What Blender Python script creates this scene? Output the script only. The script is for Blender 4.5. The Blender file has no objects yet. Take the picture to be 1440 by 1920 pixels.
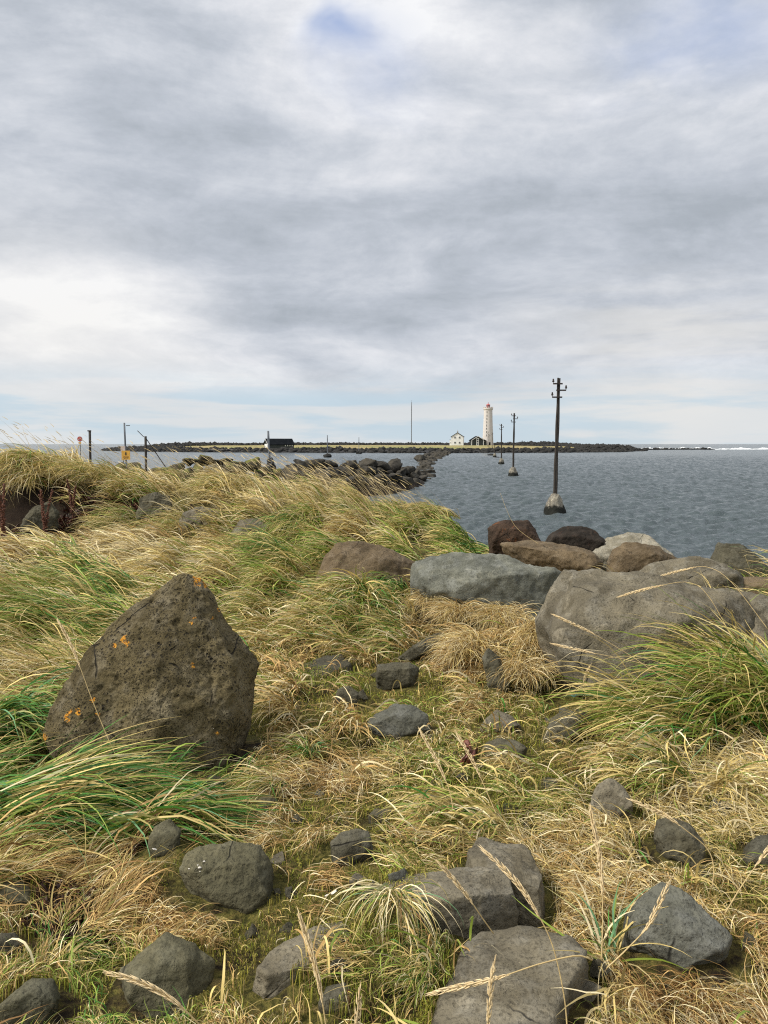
import bpy, bmesh, math, random
import numpy as np
from mathutils import Vector, Matrix, noise as mnoise
from mathutils.bvhtree import BVHTree
random.seed(7); RNG = np.random.default_rng(11)
PI = math.pi; R = math.radians
scene = bpy.context.scene
COL = scene.collection

# ---------------------------------------------------------------- camera
FPX, CX, CY, HOR, CAMZ = 1553.0, 720.0, 960.0, 832.0, 3.5      # the photograph is 1440 x 1920
PITCH = math.atan((CY - HOR) / FPX)
cam_d = bpy.data.cameras.new('camera'); cam = bpy.data.objects.new('camera', cam_d); COL.objects.link(cam)
cam.location = (0, 0, CAMZ); cam.rotation_euler = (PI/2 - PITCH, 0, 0)
cam_d.sensor_width = 36; cam_d.lens = 36 * FPX / 1920; cam_d.clip_end = 20000; cam_d.clip_start = 0.05
scene.camera = cam

# ---------------------------------------------------------------- exposure
scene.view_settings.view_transform = 'Standard'; scene.view_settings.look = 'None'
scene.view_settings.exposure = 0.62; scene.view_settings.gamma = 1
scene.render.engine = 'CYCLES'
scene.cycles.use_denoising = False; scene.cycles.filter_width = 1.15; scene.cycles.sample_clamp_indirect = 4
scene.cycles.max_bounces = 6; scene.cycles.diffuse_bounces = 3; scene.cycles.glossy_bounces = 3
scene.cycles.transmission_bounces = 2; scene.cycles.transparent_max_bounces = 4

# ---------------------------------------------------------------- node helper
class NT:
    def __init__(s, tree): s.t = tree; s.n = tree.nodes; s.l = tree.links
    def put(s, sock, v):
        if v is None: return
        if isinstance(v, bpy.types.NodeSocket): s.l.new(v, sock)
        elif isinstance(v, (tuple, list)) and len(v) == 3 and sock.type == 'RGBA': sock.default_value = (*v, 1)
        else: sock.default_value = v
    def node(s, typ, ins=(), **kw):
        n = s.n.new(typ)
        for k, v in kw.items(): setattr(n, k, v)
        for k, v in (ins.items() if isinstance(ins, dict) else enumerate(ins)): s.put(n.inputs[k], v)
        return n
    def m(s, op, a, b=None, c=None, clamp=False):
        return s.node('ShaderNodeMath', [a, b, c], operation=op, use_clamp=clamp).outputs[0]
    def vm(s, op, a, b=None):
        n = s.node('ShaderNodeVectorMath', [a, b], operation=op)
        return n.outputs['Value'] if op in ('DISTANCE', 'LENGTH', 'DOT_PRODUCT') else n.outputs[0]
    def noise(s, vec, scale, detail=4, rough=.55, dist=0, out='Fac'):
        return s.node('ShaderNodeTexNoise', {'Vector': vec, 'Scale': scale, 'Detail': detail, 'Roughness': rough, 'Distortion': dist}).outputs[out]
    def vor(s, vec, scale, feature='F1', out='Distance', rand=1):
        return s.node('ShaderNodeTexVoronoi', {'Vector': vec, 'Scale': scale, 'Randomness': rand}, feature=feature).outputs[out]
    def mp(s, v, a, b, c=0, d=1, smooth=True):
        return s.node('ShaderNodeMapRange', {0: v, 1: a, 2: b, 3: c, 4: d}, interpolation_type='SMOOTHSTEP' if smooth else 'LINEAR').outputs[0]
    def mix(s, f, a, b, blend='MIX'):
        n = s.node('ShaderNodeMix', data_type='RGBA', blend_type=blend)
        s.put(n.inputs['Factor'], f); s.put(n.inputs['A'], a); s.put(n.inputs['B'], b)
        return n.outputs['Result']
    def ramp(s, f, stops):
        n = s.node('ShaderNodeValToRGB', [f]); e = n.color_ramp.elements
        while len(e) < len(stops): e.new(.5)
        for k, (p, c) in enumerate(stops): e[k].position = p; e[k].color = (*c, 1)
        return n.outputs[0]
    def bump(s, h, strength=.5, dist=.02, normal=None):
        return s.node('ShaderNodeBump', {'Height': h, 'Strength': strength, 'Distance': dist, 'Normal': normal}).outputs[0]

def material(name):
    m = bpy.data.materials.new(name); m.use_nodes = True
    nt = NT(m.node_tree); b = nt.n['Principled BSDF']
    return m, nt, b

# ---------------------------------------------------------------- pixel rays (only used to measure where things stand)
cp, sp = math.cos(PITCH), math.sin(PITCH)
def ray(u, v):
    a, b = (u - CX) / FPX, (CY - v) / FPX
    return Vector((a, cp + b*sp, -sp + b*cp))
def at(u, v, d):                      # point at camera depth d
    return Vector((0, 0, CAMZ)) + ray(u, v) * d
def project(x, y, z):                 # numpy: world -> photo pixels
    zz = z - CAMZ
    dep = y*cp - zz*sp
    dep = np.where(dep < .05, .05, dep)
    return CX + FPX * x / dep, CY - FPX * (y*sp + zz*cp) / dep, dep

# ---------------------------------------------------------------- sky
SUN_EL, SUN_AZ = R(47), R(252)        # azimuth clockwise from +Y: behind the camera, to the left
world = bpy.data.worlds.new('World'); scene.world = world; world.use_nodes = True
w = NT(world.node_tree); bg = w.n['Background']; wout = w.n['World Output']
geo = w.node('ShaderNodeTexCoord').outputs['Generated']
sky = w.node('ShaderNodeTexSky', sky_type='NISHITA', sun_disc=False)
sky.sun_elevation = SUN_EL; sky.sun_rotation = SUN_AZ; sky.air_density = 1; sky.dust_density = 1.5; sky.ozone_density = 1.5
blue = w.vm('SCALE', sky.outputs[0]); blue.node.inputs['Scale'].default_value = 0.09
sepd = w.node('ShaderNodeSeparateXYZ', [geo]); dz = sepd.outputs['Z']
zz = w.m('ADD', w.m('MAXIMUM', dz, 0.0), 0.16)
pl = w.node('ShaderNodeCombineXYZ', [w.m('DIVIDE', sepd.outputs['X'], zz), w.m('DIVIDE', sepd.outputs['Y'], zz), 0.0]).outputs[0]
warp = w.vm('SUBTRACT', w.noise(pl, 0.55, 5, .55, 0, 'Color'), (0.5, 0.5, 0.5))
plw = w.vm('ADD', pl, w.vm('MULTIPLY', warp, (0.9, 0.9, 0.0)))
dwv = w.vm('ADD', w.vm('MULTIPLY', geo, (1, 1, 1.6)), w.vm('MULTIPLY', warp, (0.42, 0.3, 0.32)))
n1 = w.noise(plw, 0.42, 7, .52, .2)
n2 = w.noise(w.vm('MULTIPLY', geo, (2.6, 2.6, 8.5)), 1.5, 9, .58, .3)
n3 = w.noise(w.vm('MULTIPLY', geo, (2.4, 2.4, 22.0)), 1.6, 6, .55, .3)
def blob(u, v, rad):
    d = ray(u, v).normalized(); d = (d.x, d.y, d.z * 1.6)
    dist = w.vm('DISTANCE', dwv, d)
    return w.mp(dist, rad, 0.0)
n4 = w.noise(w.vm('ADD', w.vm('MULTIPLY', geo, (1, 1, 1.9)), w.vm('MULTIPLY', warp, (.25, .2, .2))), 7.0, 10, .66, .1)
tot = w.m('ADD', w.m('MULTIPLY', w.m('SUBTRACT', n1, 0.5), 1.0), w.m('ADD', w.m('MULTIPLY', w.m('SUBTRACT', n2, 0.5), 1.25), w.m('MULTIPLY', w.m('SUBTRACT', n4, 0.5), .85)))
tot = w.m('ADD', tot, 0.64)
for (u, v, rad, amp) in [
        (120, 90, .30, -.10), (330, 230, .34, -.10), (520, 330, .26, -.09), (150, 440, .20, -.10), (520, 440, .20, -.10),
        (900, 520, .26, -.22), (1050, 530, .20, -.14), (1350, 420, .26, -.16), (1300, 600, .20, -.12), (560, 640, .24, -.16), (900, 620, .2, -.08),
        (1180, 220, .30, -.17), (900, 330, .22, -.08), (1050, 120, .2, -.06), (1420, 330, .2, -.06), (280, 680, .15, -.08),
        (60, 620, .34, .28), (250, 560, .22, .16), (760, 140, .26, .20), (660, 60, .20, .12), (1400, 150, .24, .10), (1050, 420, .18, .12),
        (1300, 560, .12, .10), (820, 300, .14, .06), (740, 400, .14, .08), (40, 300, .16, .04)]:
    tot = w.m('ADD', tot, w.m('MULTIPLY', blob(u, v, rad), amp*.85))
cloud = w.ramp(tot, [(0.0, (0.235, 0.26, 0.29)), (0.26, (0.275, 0.302, 0.338)), (0.46, (0.34, 0.366, 0.408)), (0.62, (0.41, 0.432, 0.470)), (0.80, (0.50, 0.512, 0.54)), (1.0, (0.61, 0.615, 0.625))])
# holes of blue between the clouds
hole = w.m('ADD', w.m('MULTIPLY', blob(640, 85, .065), 1.0), w.m('MULTIPLY', blob(715, 150, .12), .5))
hole = w.m('ADD', hole, w.m('MULTIPLY', blob(1370, 20, .14), .6))
hole = w.m('ADD', hole, w.m('MULTIPLY', blob(1200, 120, .10), .4))
hole = w.m('MULTIPLY', hole, w.mp(w.noise(plw, 1.5, 5, .6), .35, .62))
skyblue = w.mix(0.45, blue, (0.27, 0.36, 0.62))
c1 = w.mix(w.m('MULTIPLY', hole, .9, clamp=True), cloud, skyblue)
# the clear pale strip above the horizon, streaked with thin cloud
lowcol = w.ramp(dz, [(0.0, (0.375, 0.445, 0.49)), (0.05, (0.355, 0.44, 0.50)), (0.11, (0.42, 0.465, 0.50)), (0.2, (0.43, 0.455, 0.485))])
streak = w.mix(w.mp(n3, .44, .60), lowcol, (0.47, 0.49, 0.50))
c1 = w.mix(w.m('MULTIPLY', blob(40, 620, .30), .45), c1, (0.60, 0.585, 0.55))
low = w.mp(w.m('ADD', dz, w.m('MULTIPLY', w.m('SUBTRACT', n3, .5), .05)), .105, .035)
low = w.m('MAXIMUM', low, 0.0)
c2 = w.mix(w.m('MULTIPLY', low, .92), c1, streak)
band = w.m('MULTIPLY', w.mp(w.vm('DISTANCE', dwv, tuple(a*b for a, b in zip(ray(1230, 690).normalized(), (1, 1, 1.6)))), .26, .0), w.mp(n3, .3, .6))
c2 = w.mix(w.m('MULTIPLY', band, .7), c2, (0.54, 0.53, 0.51))
# brighter cloud around the sun, added behind the camera to soften the light
sd = Vector((math.sin(SUN_AZ)*math.cos(SUN_EL), math.cos(SUN_AZ)*math.cos(SUN_EL), math.sin(SUN_EL)))
glow = w.mp(w.vm('DISTANCE', geo, tuple(sd)), 1.15, 0.0)
c3 = w.mix(glow, c2, (1.3, 1.24, 1.15))
w.l.new(c3, bg.inputs[0]); bg.inputs[1].default_value = 1.0

sun_d = bpy.data.lights.new('sun', 'SUN'); sun_d.energy = 2.3; sun_d.angle = R(9); sun_d.color = (1, .94, .84)
sun = bpy.data.objects.new('sun', sun_d); COL.objects.link(sun); sun.location = (-20, -20, 30)
sun.rotation_euler = (-sd).to_track_quat('-Z', 'Y').to_euler()

# ---------------------------------------------------------------- object helpers
def link(name, me, mat=None, parent=None, loc=None):
    o = bpy.data.objects.new(name, me); COL.objects.link(o)
    if me is not None and mat is not None:
        for mm in (mat if isinstance(mat, (list, tuple)) else [mat]): me.materials.append(mm)
    if parent is not None: o.parent = parent
    if loc is not None: o.location = loc
    return o
def tag(o, label=None, cat=None, group=None, kind=None):
    if label: o['label'] = label
    if cat: o['category'] = cat
    if group: o['group'] = group
    if kind: o['kind'] = kind
    return o
def empty(name, loc, rz=0, **kw):
    o = bpy.data.objects.new(name, None); COL.objects.link(o); o.location = loc; o.rotation_euler = (0, 0, rz)
    o.empty_display_size = .2
    return tag(o, **kw)
def np_mesh(name, V, F, smooth=True, attr=None):
    """V (n,3), F (m,k) with k fixed"""
    me = bpy.data.meshes.new(name); n, m, k = len(V), len(F), F.shape[1]
    me.vertices.add(n); me.vertices.foreach_set('co', np.ascontiguousarray(V, dtype=np.float32).ravel())
    me.loops.add(m*k); me.loops.foreach_set('vertex_index', np.ascontiguousarray(F, dtype=np.int32).ravel())
    me.polygons.add(m); me.polygons.foreach_set('loop_start', np.arange(0, m*k, k, dtype=np.int32))
    me.polygons.foreach_set('loop_total', np.full(m, k, dtype=np.int32))
    me.update(calc_edges=True)
    if smooth: me.polygons.foreach_set('use_smooth', np.ones(m, dtype=bool))
    if attr is not None:
        for an, arr in attr.items():
            a = me.attributes.new(an, 'FLOAT_COLOR', 'POINT')
            rgba = np.ones((n, 4), dtype=np.float32); rgba[:, :3] = arr; a.data.foreach_set('color', rgba.ravel())
    return me
class MB:
    def __init__(s): s.bm = bmesh.new()
    def box(s, c, d, rz=0, top=None):
        r = bmesh.ops.create_cube(s.bm, size=1)['verts']
        for v in r:
            f = top if (top and v.co.z > 0) else (1, 1)
            v.co = Vector((v.co.x*d[0]*f[0], v.co.y*d[1]*f[1], v.co.z*d[2]))
            v.co = Matrix.Rotation(rz, 3, 'Z') @ v.co + Vector(c)
        return r
    def tube(s, pts, rad, seg=8, cap=True):
        pts = [Vector(p) for p in pts]; rad = rad if isinstance(rad, (list, tuple)) else [rad]*len(pts); rings = []
        for i, p in enumerate(pts):
            t = (pts[min(i+1, len(pts)-1)] - pts[max(i-1, 0)]).normalized()
            a = t.cross(Vector((0, 0, 1)) if abs(t.z) < .9 else Vector((1, 0, 0))).normalized(); b = t.cross(a)
            rings.append([s.bm.verts.new(p + (a*math.cos(2*PI*k/seg) + b*math.sin(2*PI*k/seg))*rad[i]) for k in range(seg)])
        for i in range(len(rings)-1):
            for k in range(seg):
                s.bm.faces.new((rings[i][k], rings[i][(k+1) % seg], rings[i+1][(k+1) % seg], rings[i+1][k]))
        if cap: s.bm.faces.new(rings[0][::-1]); s.bm.faces.new(rings[-1])
    def lathe(s, prof, seg=24, c=(0, 0, 0)):
        s.tube([(c[0], c[1], c[2]+z) for r, z in prof], [max(r, .001) for r, z in prof], seg)
    def prism(s, poly, y0, y1):       # poly in xz, extruded along y
        a = [s.bm.verts.new((x, y0, z)) for x, z in poly]; b = [s.bm.verts.new((x, y1, z)) for x, z in poly]; n = len(poly)
        s.bm.faces.new(a); s.bm.faces.new(b[::-1])
        for k in range(n): s.bm.faces.new((a[k], b[k], b[(k+1) % n], a[(k+1) % n]))
    def build(s, name, mat, parent=None, loc=None, smooth=False):
        bmesh.ops.recalc_face_normals(s.bm, faces=s.bm.faces[:])
        me = bpy.data.meshes.new(name); s.bm.to_mesh(me); s.bm.free()
        if smooth: me.polygons.foreach_set('use_smooth', np.ones(len(me.polygons), dtype=bool))
        return link(name, me, mat, parent, loc)

# ---------------------------------------------------------------- numpy value noise
_LAT = np.random.default_rng(3).random((256, 256)).astype(np.float32)
def vnoise(x, y, s=1.0, oc=3, seed=0):
    x = np.asarray(x, dtype=np.float64)*s + seed*17.3 + 500; y = np.asarray(y, dtype=np.float64)*s + seed*31.7 + 500
    out = 0; amp = 1; tot = 0
    for o in range(oc):
        xi = np.floor(x).astype(int); yi = np.floor(y).astype(int); fx = x-xi; fy = y-yi
        fx = fx*fx*(3-2*fx); fy = fy*fy*(3-2*fy)
        g = lambda a, b: _LAT[(xi+a) & 255, (yi+b) & 255]
        out = out + amp*((g(0,0)*(1-fx)+g(1,0)*fx)*(1-fy) + (g(0,1)*(1-fx)+g(1,1)*fx)*fy)
        tot += amp; amp *= .5; x = x*2.03+11; y = y*2.03+7
    return out/tot - .5
def sstep(t): t = np.clip(t, 0, 1); return t*t*(3-2*t)

# ---------------------------------------------------------------- the lie of the land
CAUSE = np.array([(-14, 22, 2.2, 6), (-11.5, 30, 2.45, 6), (-9.6, 38, 2.5, 5.5), (-8, 45, 2.3, 5), (-5.2, 51, 1.7, 5), (-1.6, 58, 1.75, 5), (1.4, 69, 1.3, 4.5), (3.6, 84, .45, 4),
                  (5.2, 104, .1, 3.5), (7.4, 144, .2, 3.5), (12, 205, .25, 4), (17, 260, .5, 6), (20.9, 305, .9, 9)])
BUMPS = [(.93, 5.9, .42, .24), (.05, 2.75, .18, .09), (-.05, 2.35, .22, .08), (-.85, 2.95, .3, .08), (2.05, 4.9, .55, .18), (-1.7, 3.1, .5, .05), (0, 7.6, .5, .12),
         (-.9, 9.6, .9, .20), (-3.4, 7.4, 1.2, .18), (1.9, 3.4, .4, .06), (-.5, 4.3, .35, .06), (.5, 5.1, .3, .06), (-4.5, 9.5, 1.3, .15)]
def H(x, y):
    x = np.asarray(x, dtype=np.float64); y = np.asarray(y, dtype=np.float64)
    near = sstep((40-y)/20)
    base = 1.9 + (.10*vnoise(x, y, .9, 3, 1) + .11*vnoise(x, y, 2.6, 3, 2) + .05*vnoise(x, y, 8, 3, 3))*near + .2*vnoise(x, y, .2, 2, 4)*sstep((y-8)/6)
    for bx, by, br, bh in BUMPS:
        base = base + bh*np.exp(-((x-bx)**2+(y-by)**2)/(br*br)*1.2)
    yb = np.interp(x, [-12, -6, -3, -1.5, 0, 2.5], [14.6, 14.0, 13.0, 11.0, 9.6, 9]); yc = np.interp(x, [-12, -6, -3, -1.5, 0, 2.5], [15.9, 15.3, 14.7, 14.2, 13.5, 12.5])
    yb = yb + .5*vnoise(x, y*0, .9, 2, 33)*np.clip(-x-1, 0, 1); yc = yc + .7*vnoise(x, y*0, .7, 2, 34)*np.clip(-x-1, 0, 1)
    zc = np.interp(x, [-14, -9, -7.6, -6.6, -5.6, -4.3, -1.1, 1.3, 2.2, 3.2], [3.25, 3.22, 3.02, 3.16, 2.74, 2.58, 2.32, 2.0, 1.35, 1.0])
    t = sstep((y-yb)/(yc-yb)); z = base + (zc-1.9)*t
    back = sstep((y-yc-.8)/7)
    z = z*(1-back) + back*(1.35 + .3*vnoise(x, y, .3, 3, 5))
    yL = np.interp(x, [-60, -20, -12, -6, 0, 1.6, 3, 5, 9], [60, 48, 40, 30, 19, 13.2, 11, 9.6, 8.8])
    z = np.where(y > yL, z - (y-yL)*.33, z)
    # causeway
    best = np.full(x.shape, -9.0)
    for a, b in zip(CAUSE[:-1], CAUSE[1:]):
        dx, dy = b[0]-a[0], b[1]-a[1]; tt = np.clip(((x-a[0])*dx + (y-a[1])*dy)/(dx*dx+dy*dy), 0, 1)
        dd = np.hypot(x-(a[0]+tt*dx), y-(a[1]+tt*dy)); top = a[2]+tt*(b[2]-a[2])-.45; wd = a[3]+tt*(b[3]-a[3])
        best = np.maximum(best, top - (top+1.2)*sstep(dd/wd))
    z = np.where(y > 18, np.maximum(z, best), z)
    return np.maximum(z, -1.2)
def h1(x, y): return float(H(np.array([x]), np.array([y]))[0])
def hit(u, v, lift=0.0):
    r = ray(u, v); ts = np.concatenate([np.arange(1.2, 25, .01), np.arange(25, 140, .1)])
    z = CAMZ + r.z*ts - H(r.x*ts, r.y*ts) - lift
    k = np.argmax(z < 0)
    if not (z < 0).any(): k = len(ts)-1
    return Vector((r.x*ts[k], r.y*ts[k], CAMZ + r.z*ts[k]))

# ---------------------------------------------------------------- materials
def rock_mat(name, c0, c1, c2=None, pores=.5, pore_scale=45, rough=.92, patch=(.62, .60, .55), patch_amt=.25, moss=.0, lichen=None, bump=.6, sheen=.0):
    c0, c1, patch = [(c[0]*1.06, c[1]*1.0, c[2]*.84) for c in (c0, c1, patch)]
    m, nt, b = material(name)
    tc = nt.node('ShaderNodeTexCoord').outputs['Object']
    oi = nt.node('ShaderNodeObjectInfo')
    v = nt.vm('ADD', tc, nt.vm('SCALE', (7.1, 3.3, 5.7))); v.node.inputs[0].default_value = (7.1, 3.3, 5.7)
    sc = nt.node('ShaderNodeVectorMath', [(17.0, 9.0, 13.0)], operation='SCALE'); nt.l.new(oi.outputs['Random'], sc.inputs['Scale'])
    v = nt.vm('ADD', tc, sc.outputs[0])
    big = nt.noise(v, 2.2, 5, .6, .4); mid = nt.noise(v, 9, 6, .62, .3); fine = nt.noise(v, 70, 5, .7)
    col = nt.mix(nt.mp(big, .36, .64), c0, c1)
    col = nt.mix(nt.m('MULTIPLY', nt.mp(mid, .45, .7), .5), col, c2 or tuple(min(1, a*1.55) for a in c1))
    col = nt.mix(nt.m('MULTIPLY', nt.mp(nt.noise(v, 5.2, 8, .7, 1.2), .56, .66), patch_amt), col, patch)
    sp_ = nt.mp(nt.noise(v, 120, 3, .6), .66, .74); col = nt.mix(nt.m('MULTIPLY', sp_, .45), col, tuple(min(1, a*2.6) for a in c1))
    col = nt.mix(nt.m('MULTIPLY', nt.mp(fine, .36, .52, 1, 0), .6), col, tuple(a*.45 for a in c0))
    pv = nt.vm('ADD', v, nt.vm('MULTIPLY', nt.noise(v, 30, 2, .5, 0, 'Color'), (.03, .03, .03)))
    p1 = nt.mp(nt.vor(pv, pore_scale), .30, .16); p2 = nt.mp(nt.vor(pv, pore_scale*2.3), .34, .2)
    pm = nt.m('MULTIPLY', p1, nt.mp(nt.noise(v, 6, 4), .42, .58)); pm2 = nt.m('MULTIPLY', p2, nt.mp(nt.noise(v, 4, 3, .5, 1), .38, .55))
    pp = nt.m('MULTIPLY', nt.m('MAXIMUM', pm, nt.m('MULTIPLY', pm2, .7)), pores)
    col = nt.mix(nt.m('MULTIPLY', pp, .75), col, (0.012, 0.010, 0.008))
    wv2 = nt.vm('ADD', v, nt.vm('MULTIPLY', nt.noise(v, 3.0, 3, .5, 0, 'Color'), (.22, .22, .22)))
    ed = nt.vor(wv2, 1.7, 'DISTANCE_TO_EDGE'); crack = nt.m('MULTIPLY', nt.mp(ed, .010, .0), nt.mp(nt.noise(v, 1.7, 3, .5, 2), .54, .62))
    plate = nt.vor(wv2, 4.2, 'F1', 'Color'); pls = nt.node('ShaderNodeSeparateXYZ', [plate]).outputs['X']
    col = nt.mix(nt.m('MULTIPLY', nt.m('SUBTRACT', pls, .5, clamp=True), .35), col, tuple(min(1, a*1.5) for a in c1))
    col = nt.mix(nt.m('MULTIPLY', crack, .8), col, (0.010, 0.009, 0.008))
    stain = nt.m('MULTIPLY', nt.mp(nt.noise(v, 3.1, 6, .65, 1.0), .52, .68), .45); col = nt.mix(stain, col, tuple(a*.5 for a in (c0[0]*1.1, c0[1], c0[2]*.7)))
    if moss:
        nz = nt.node('ShaderNodeSeparateXYZ', [nt.node('ShaderNodeNewGeometry').outputs['Normal']]).outputs['Z']
        mm = nt.m('MULTIPLY', nt.mp(nz, .2, .8), nt.mp(nt.noise(v, 2.5, 6, .65, .5), .42, .6))
        col = nt.mix(nt.m('MULTIPLY', mm, moss), col, nt.mix(nt.noise(v, 30), (0.08, 0.11, 0.015), (0.24, 0.23, 0.045)))
    if lichen:
        acc = None; wv = nt.vm('ADD', tc, nt.vm('MULTIPLY', nt.vm('SUBTRACT', nt.noise(tc, 38, 4, .65, 0, 'Color'), (.5, .5, .5)), (.07, .07, .07)))
        for (p, r_) in lichen:
            k = nt.mp(nt.vm('DISTANCE', wv, tuple(p)), r_*1.12, r_*.85); acc = k if acc is None else nt.m('MAXIMUM', acc, k)
        lm = nt.m('MULTIPLY', acc, nt.mp(nt.noise(tc, 60, 3, .6), .38, .50))
        col = nt.mix(lm, col, nt.mix(nt.mp(nt.noise(tc, 160, 2), .35, .65), (0.50, 0.17, 0.012), (0.62, 0.33, 0.04)))
    nt.put(b.inputs['Base Color'], col); nt.put(b.inputs['Roughness'], rough); b.inputs['Specular IOR Level'].default_value = .3
    hgt = nt.m('ADD', nt.m('MULTIPLY', mid, 1.9), nt.m('ADD', nt.m('ADD', nt.m('MULTIPLY', fine, .55), nt.m('MULTIPLY', crack, -1.2)), nt.m('MULTIPLY', pp, -1.1)))
    nt.put(b.inputs['Normal'], nt.bump(hgt, bump, .018))
    return m

def flat_mat(name, c, c2=None, scale=4, rough=.7, bump=.15, bs=.01, metallic=0, coord='Object', stretch=(1, 1, 1), amt=.5):
    m, nt, b = material(name)
    v = nt.vm('MULTIPLY', nt.node('ShaderNodeTexCoord').outputs[coord], stretch)
    n = nt.noise(v, scale, 6, .62, .3)
    nt.put(b.inputs['Base Color'], nt.mix(nt.m('MULTIPLY', nt.mp(n, .35, .65), amt*2, clamp=True), c, c2 or tuple(a*.6 for a in c)))
    b.inputs['Roughness'].default_value = rough; b.inputs['Metallic'].default_value = metallic
    nt.put(b.inputs['Normal'], nt.bump(nt.noise(v, scale*6, 4), bump, bs))
    return m

def grass_mat(name):
    m, nt, b = material(name)
    a = nt.node('ShaderNodeAttribute', attribute_name='tint').outputs['Color']
    nt.put(b.inputs['Base Color'], a); b.inputs['Roughness'].default_value = .55; b.inputs['Specular IOR Level'].default_value = .25
    tr = nt.node('ShaderNodeBsdfTranslucent', [a]); mx = nt.node('ShaderNodeMixShader', [.12])
    nt.l.new(b.outputs[0], mx.inputs[1]); nt.l.new(tr.outputs[0], mx.inputs[2])
    nt.l.new(mx.outputs[0], nt.n['Material Output'].inputs[0])
    return m
M_GRASS = grass_mat('grass_blade')

# ground
m, nt, b = material('coastal_soil')
P = nt.node('ShaderNodeNewGeometry').outputs['Position']
g1 = nt.noise(P, 1.6, 5, .6, .5); g2 = nt.noise(P, 14, 6, .7, .6); g3 = nt.noise(P, 60, 4, .7)
soil = nt.mix(nt.mp(g2, .38, .62), (0.018, 0.013, 0.008), (0.07, 0.05, 0.022))
mossc = nt.mix(nt.mp(g3, .35, .65), (0.04, 0.042, 0.010), (0.15, 0.13, 0.035))
col = nt.mix(nt.mp(nt.m('ADD', nt.m('MULTIPLY', g1, .6), nt.m('MULTIPLY', g2, .4)), .40, .52), soil, mossc)
col = nt.mix(nt.m('MULTIPLY', nt.mp(nt.noise(P, 5, 6, .7, 1.5), .55, .66), .6), col, (0.30, 0.22, 0.09))
pz = nt.node('ShaderNodeSeparateXYZ', [P]).outputs['Z']; py = nt.node('ShaderNodeSeparateXYZ', [P]).outputs['Y']
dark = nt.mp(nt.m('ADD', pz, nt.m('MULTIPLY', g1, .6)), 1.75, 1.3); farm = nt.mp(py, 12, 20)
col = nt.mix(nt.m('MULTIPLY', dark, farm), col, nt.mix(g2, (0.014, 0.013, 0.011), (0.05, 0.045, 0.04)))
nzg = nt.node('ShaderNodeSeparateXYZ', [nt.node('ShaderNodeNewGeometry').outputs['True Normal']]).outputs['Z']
col = nt.mix(nt.m('MULTIPLY', nt.mp(nzg, .93, .80), nt.mp(g1, .3, .5, .75, 1)), col, nt.mix(g2, (0.008, 0.006, 0.005), (0.034, 0.022, 0.014)))  # steep faces: bare soil, its colour darkened to stand in for the hollow's shade
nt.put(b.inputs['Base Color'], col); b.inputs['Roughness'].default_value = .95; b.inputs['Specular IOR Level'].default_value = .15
nt.put(b.inputs['Normal'], nt.bump(nt.m('ADD', g2, nt.m('MULTIPLY', g3, .6)), .9, .03))
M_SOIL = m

# water
m, nt, b = material('sea_water')
P = nt.node('ShaderNodeNewGeometry').outputs['Position']
PW = nt.vm('MULTIPLY', P, (.7, 1.25, 1))
r1 = nt.noise(PW, 3.6, 5, .65, .4); r2 = nt.noise(PW, 12, 4, .6, .3)
rf = nt.noise(nt.vm('MULTIPLY', P, (.22, .5, 1)), 1.0, 5, .6, .5)
dcam = nt.node('ShaderNodeCameraData').outputs['View Distance'] if False else nt.vm('LENGTH', P)
hh = nt.m('ADD', nt.m('MULTIPLY', r1, .22), nt.m('MULTIPLY', r2, .05)); hh = nt.m('ADD', hh, nt.m('MULTIPLY', rf, nt.mp(dcam, 90, 260, 0, 1.6)))
b.inputs['Base Color'].default_value = (0.064, 0.084, 0.090, 1); nt.put(b.inputs['Roughness'], .18)
b.inputs['IOR'].default_value = 1.33
nt.put(b.inputs['Normal'], nt.bump(hh, .9, .55))
M_WATER = m

M_FOAM = flat_mat('sea_foam', (0.80, 0.82, 0.83), (0.60, 0.65, 0.68), 1.2, .8, .6, .2)

# ---------------------------------------------------------------- ground mesh
def grid_polar(r, a):
    rr, aa = np.meshgrid(r, a, indexing='ij'); return rr*np.sin(aa), rr*np.cos(aa)
def quads(nr, na):
    i = np.arange((nr-1)*(na-1)); a = (i // (na-1))*na + i % (na-1)
    return np.stack([a, a+1, a+na+1, a+na], 1)
r_ = np.concatenate([np.geomspace(.02, 1.2, 20), np.geomspace(1.22, 26, 620), np.geomspace(26.3, 330, 260)])
a_ = np.concatenate([np.linspace(-PI, -.72, 60)[:-1], np.linspace(-.72, .72, 560), np.linspace(.72, PI, 60)[1:]])
gx, gy = grid_polar(r_, a_)
gz = H(gx.ravel(), gy.ravel())
gme = np_mesh('ground', np.stack([gx.ravel(), gy.ravel(), gz], 1), quads(len(r_), len(a_))[:, ::-1])
tag(link('ground', gme, M_SOIL), 'mossy brown ground under the coastal grass and the stones', kind='structure')

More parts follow.
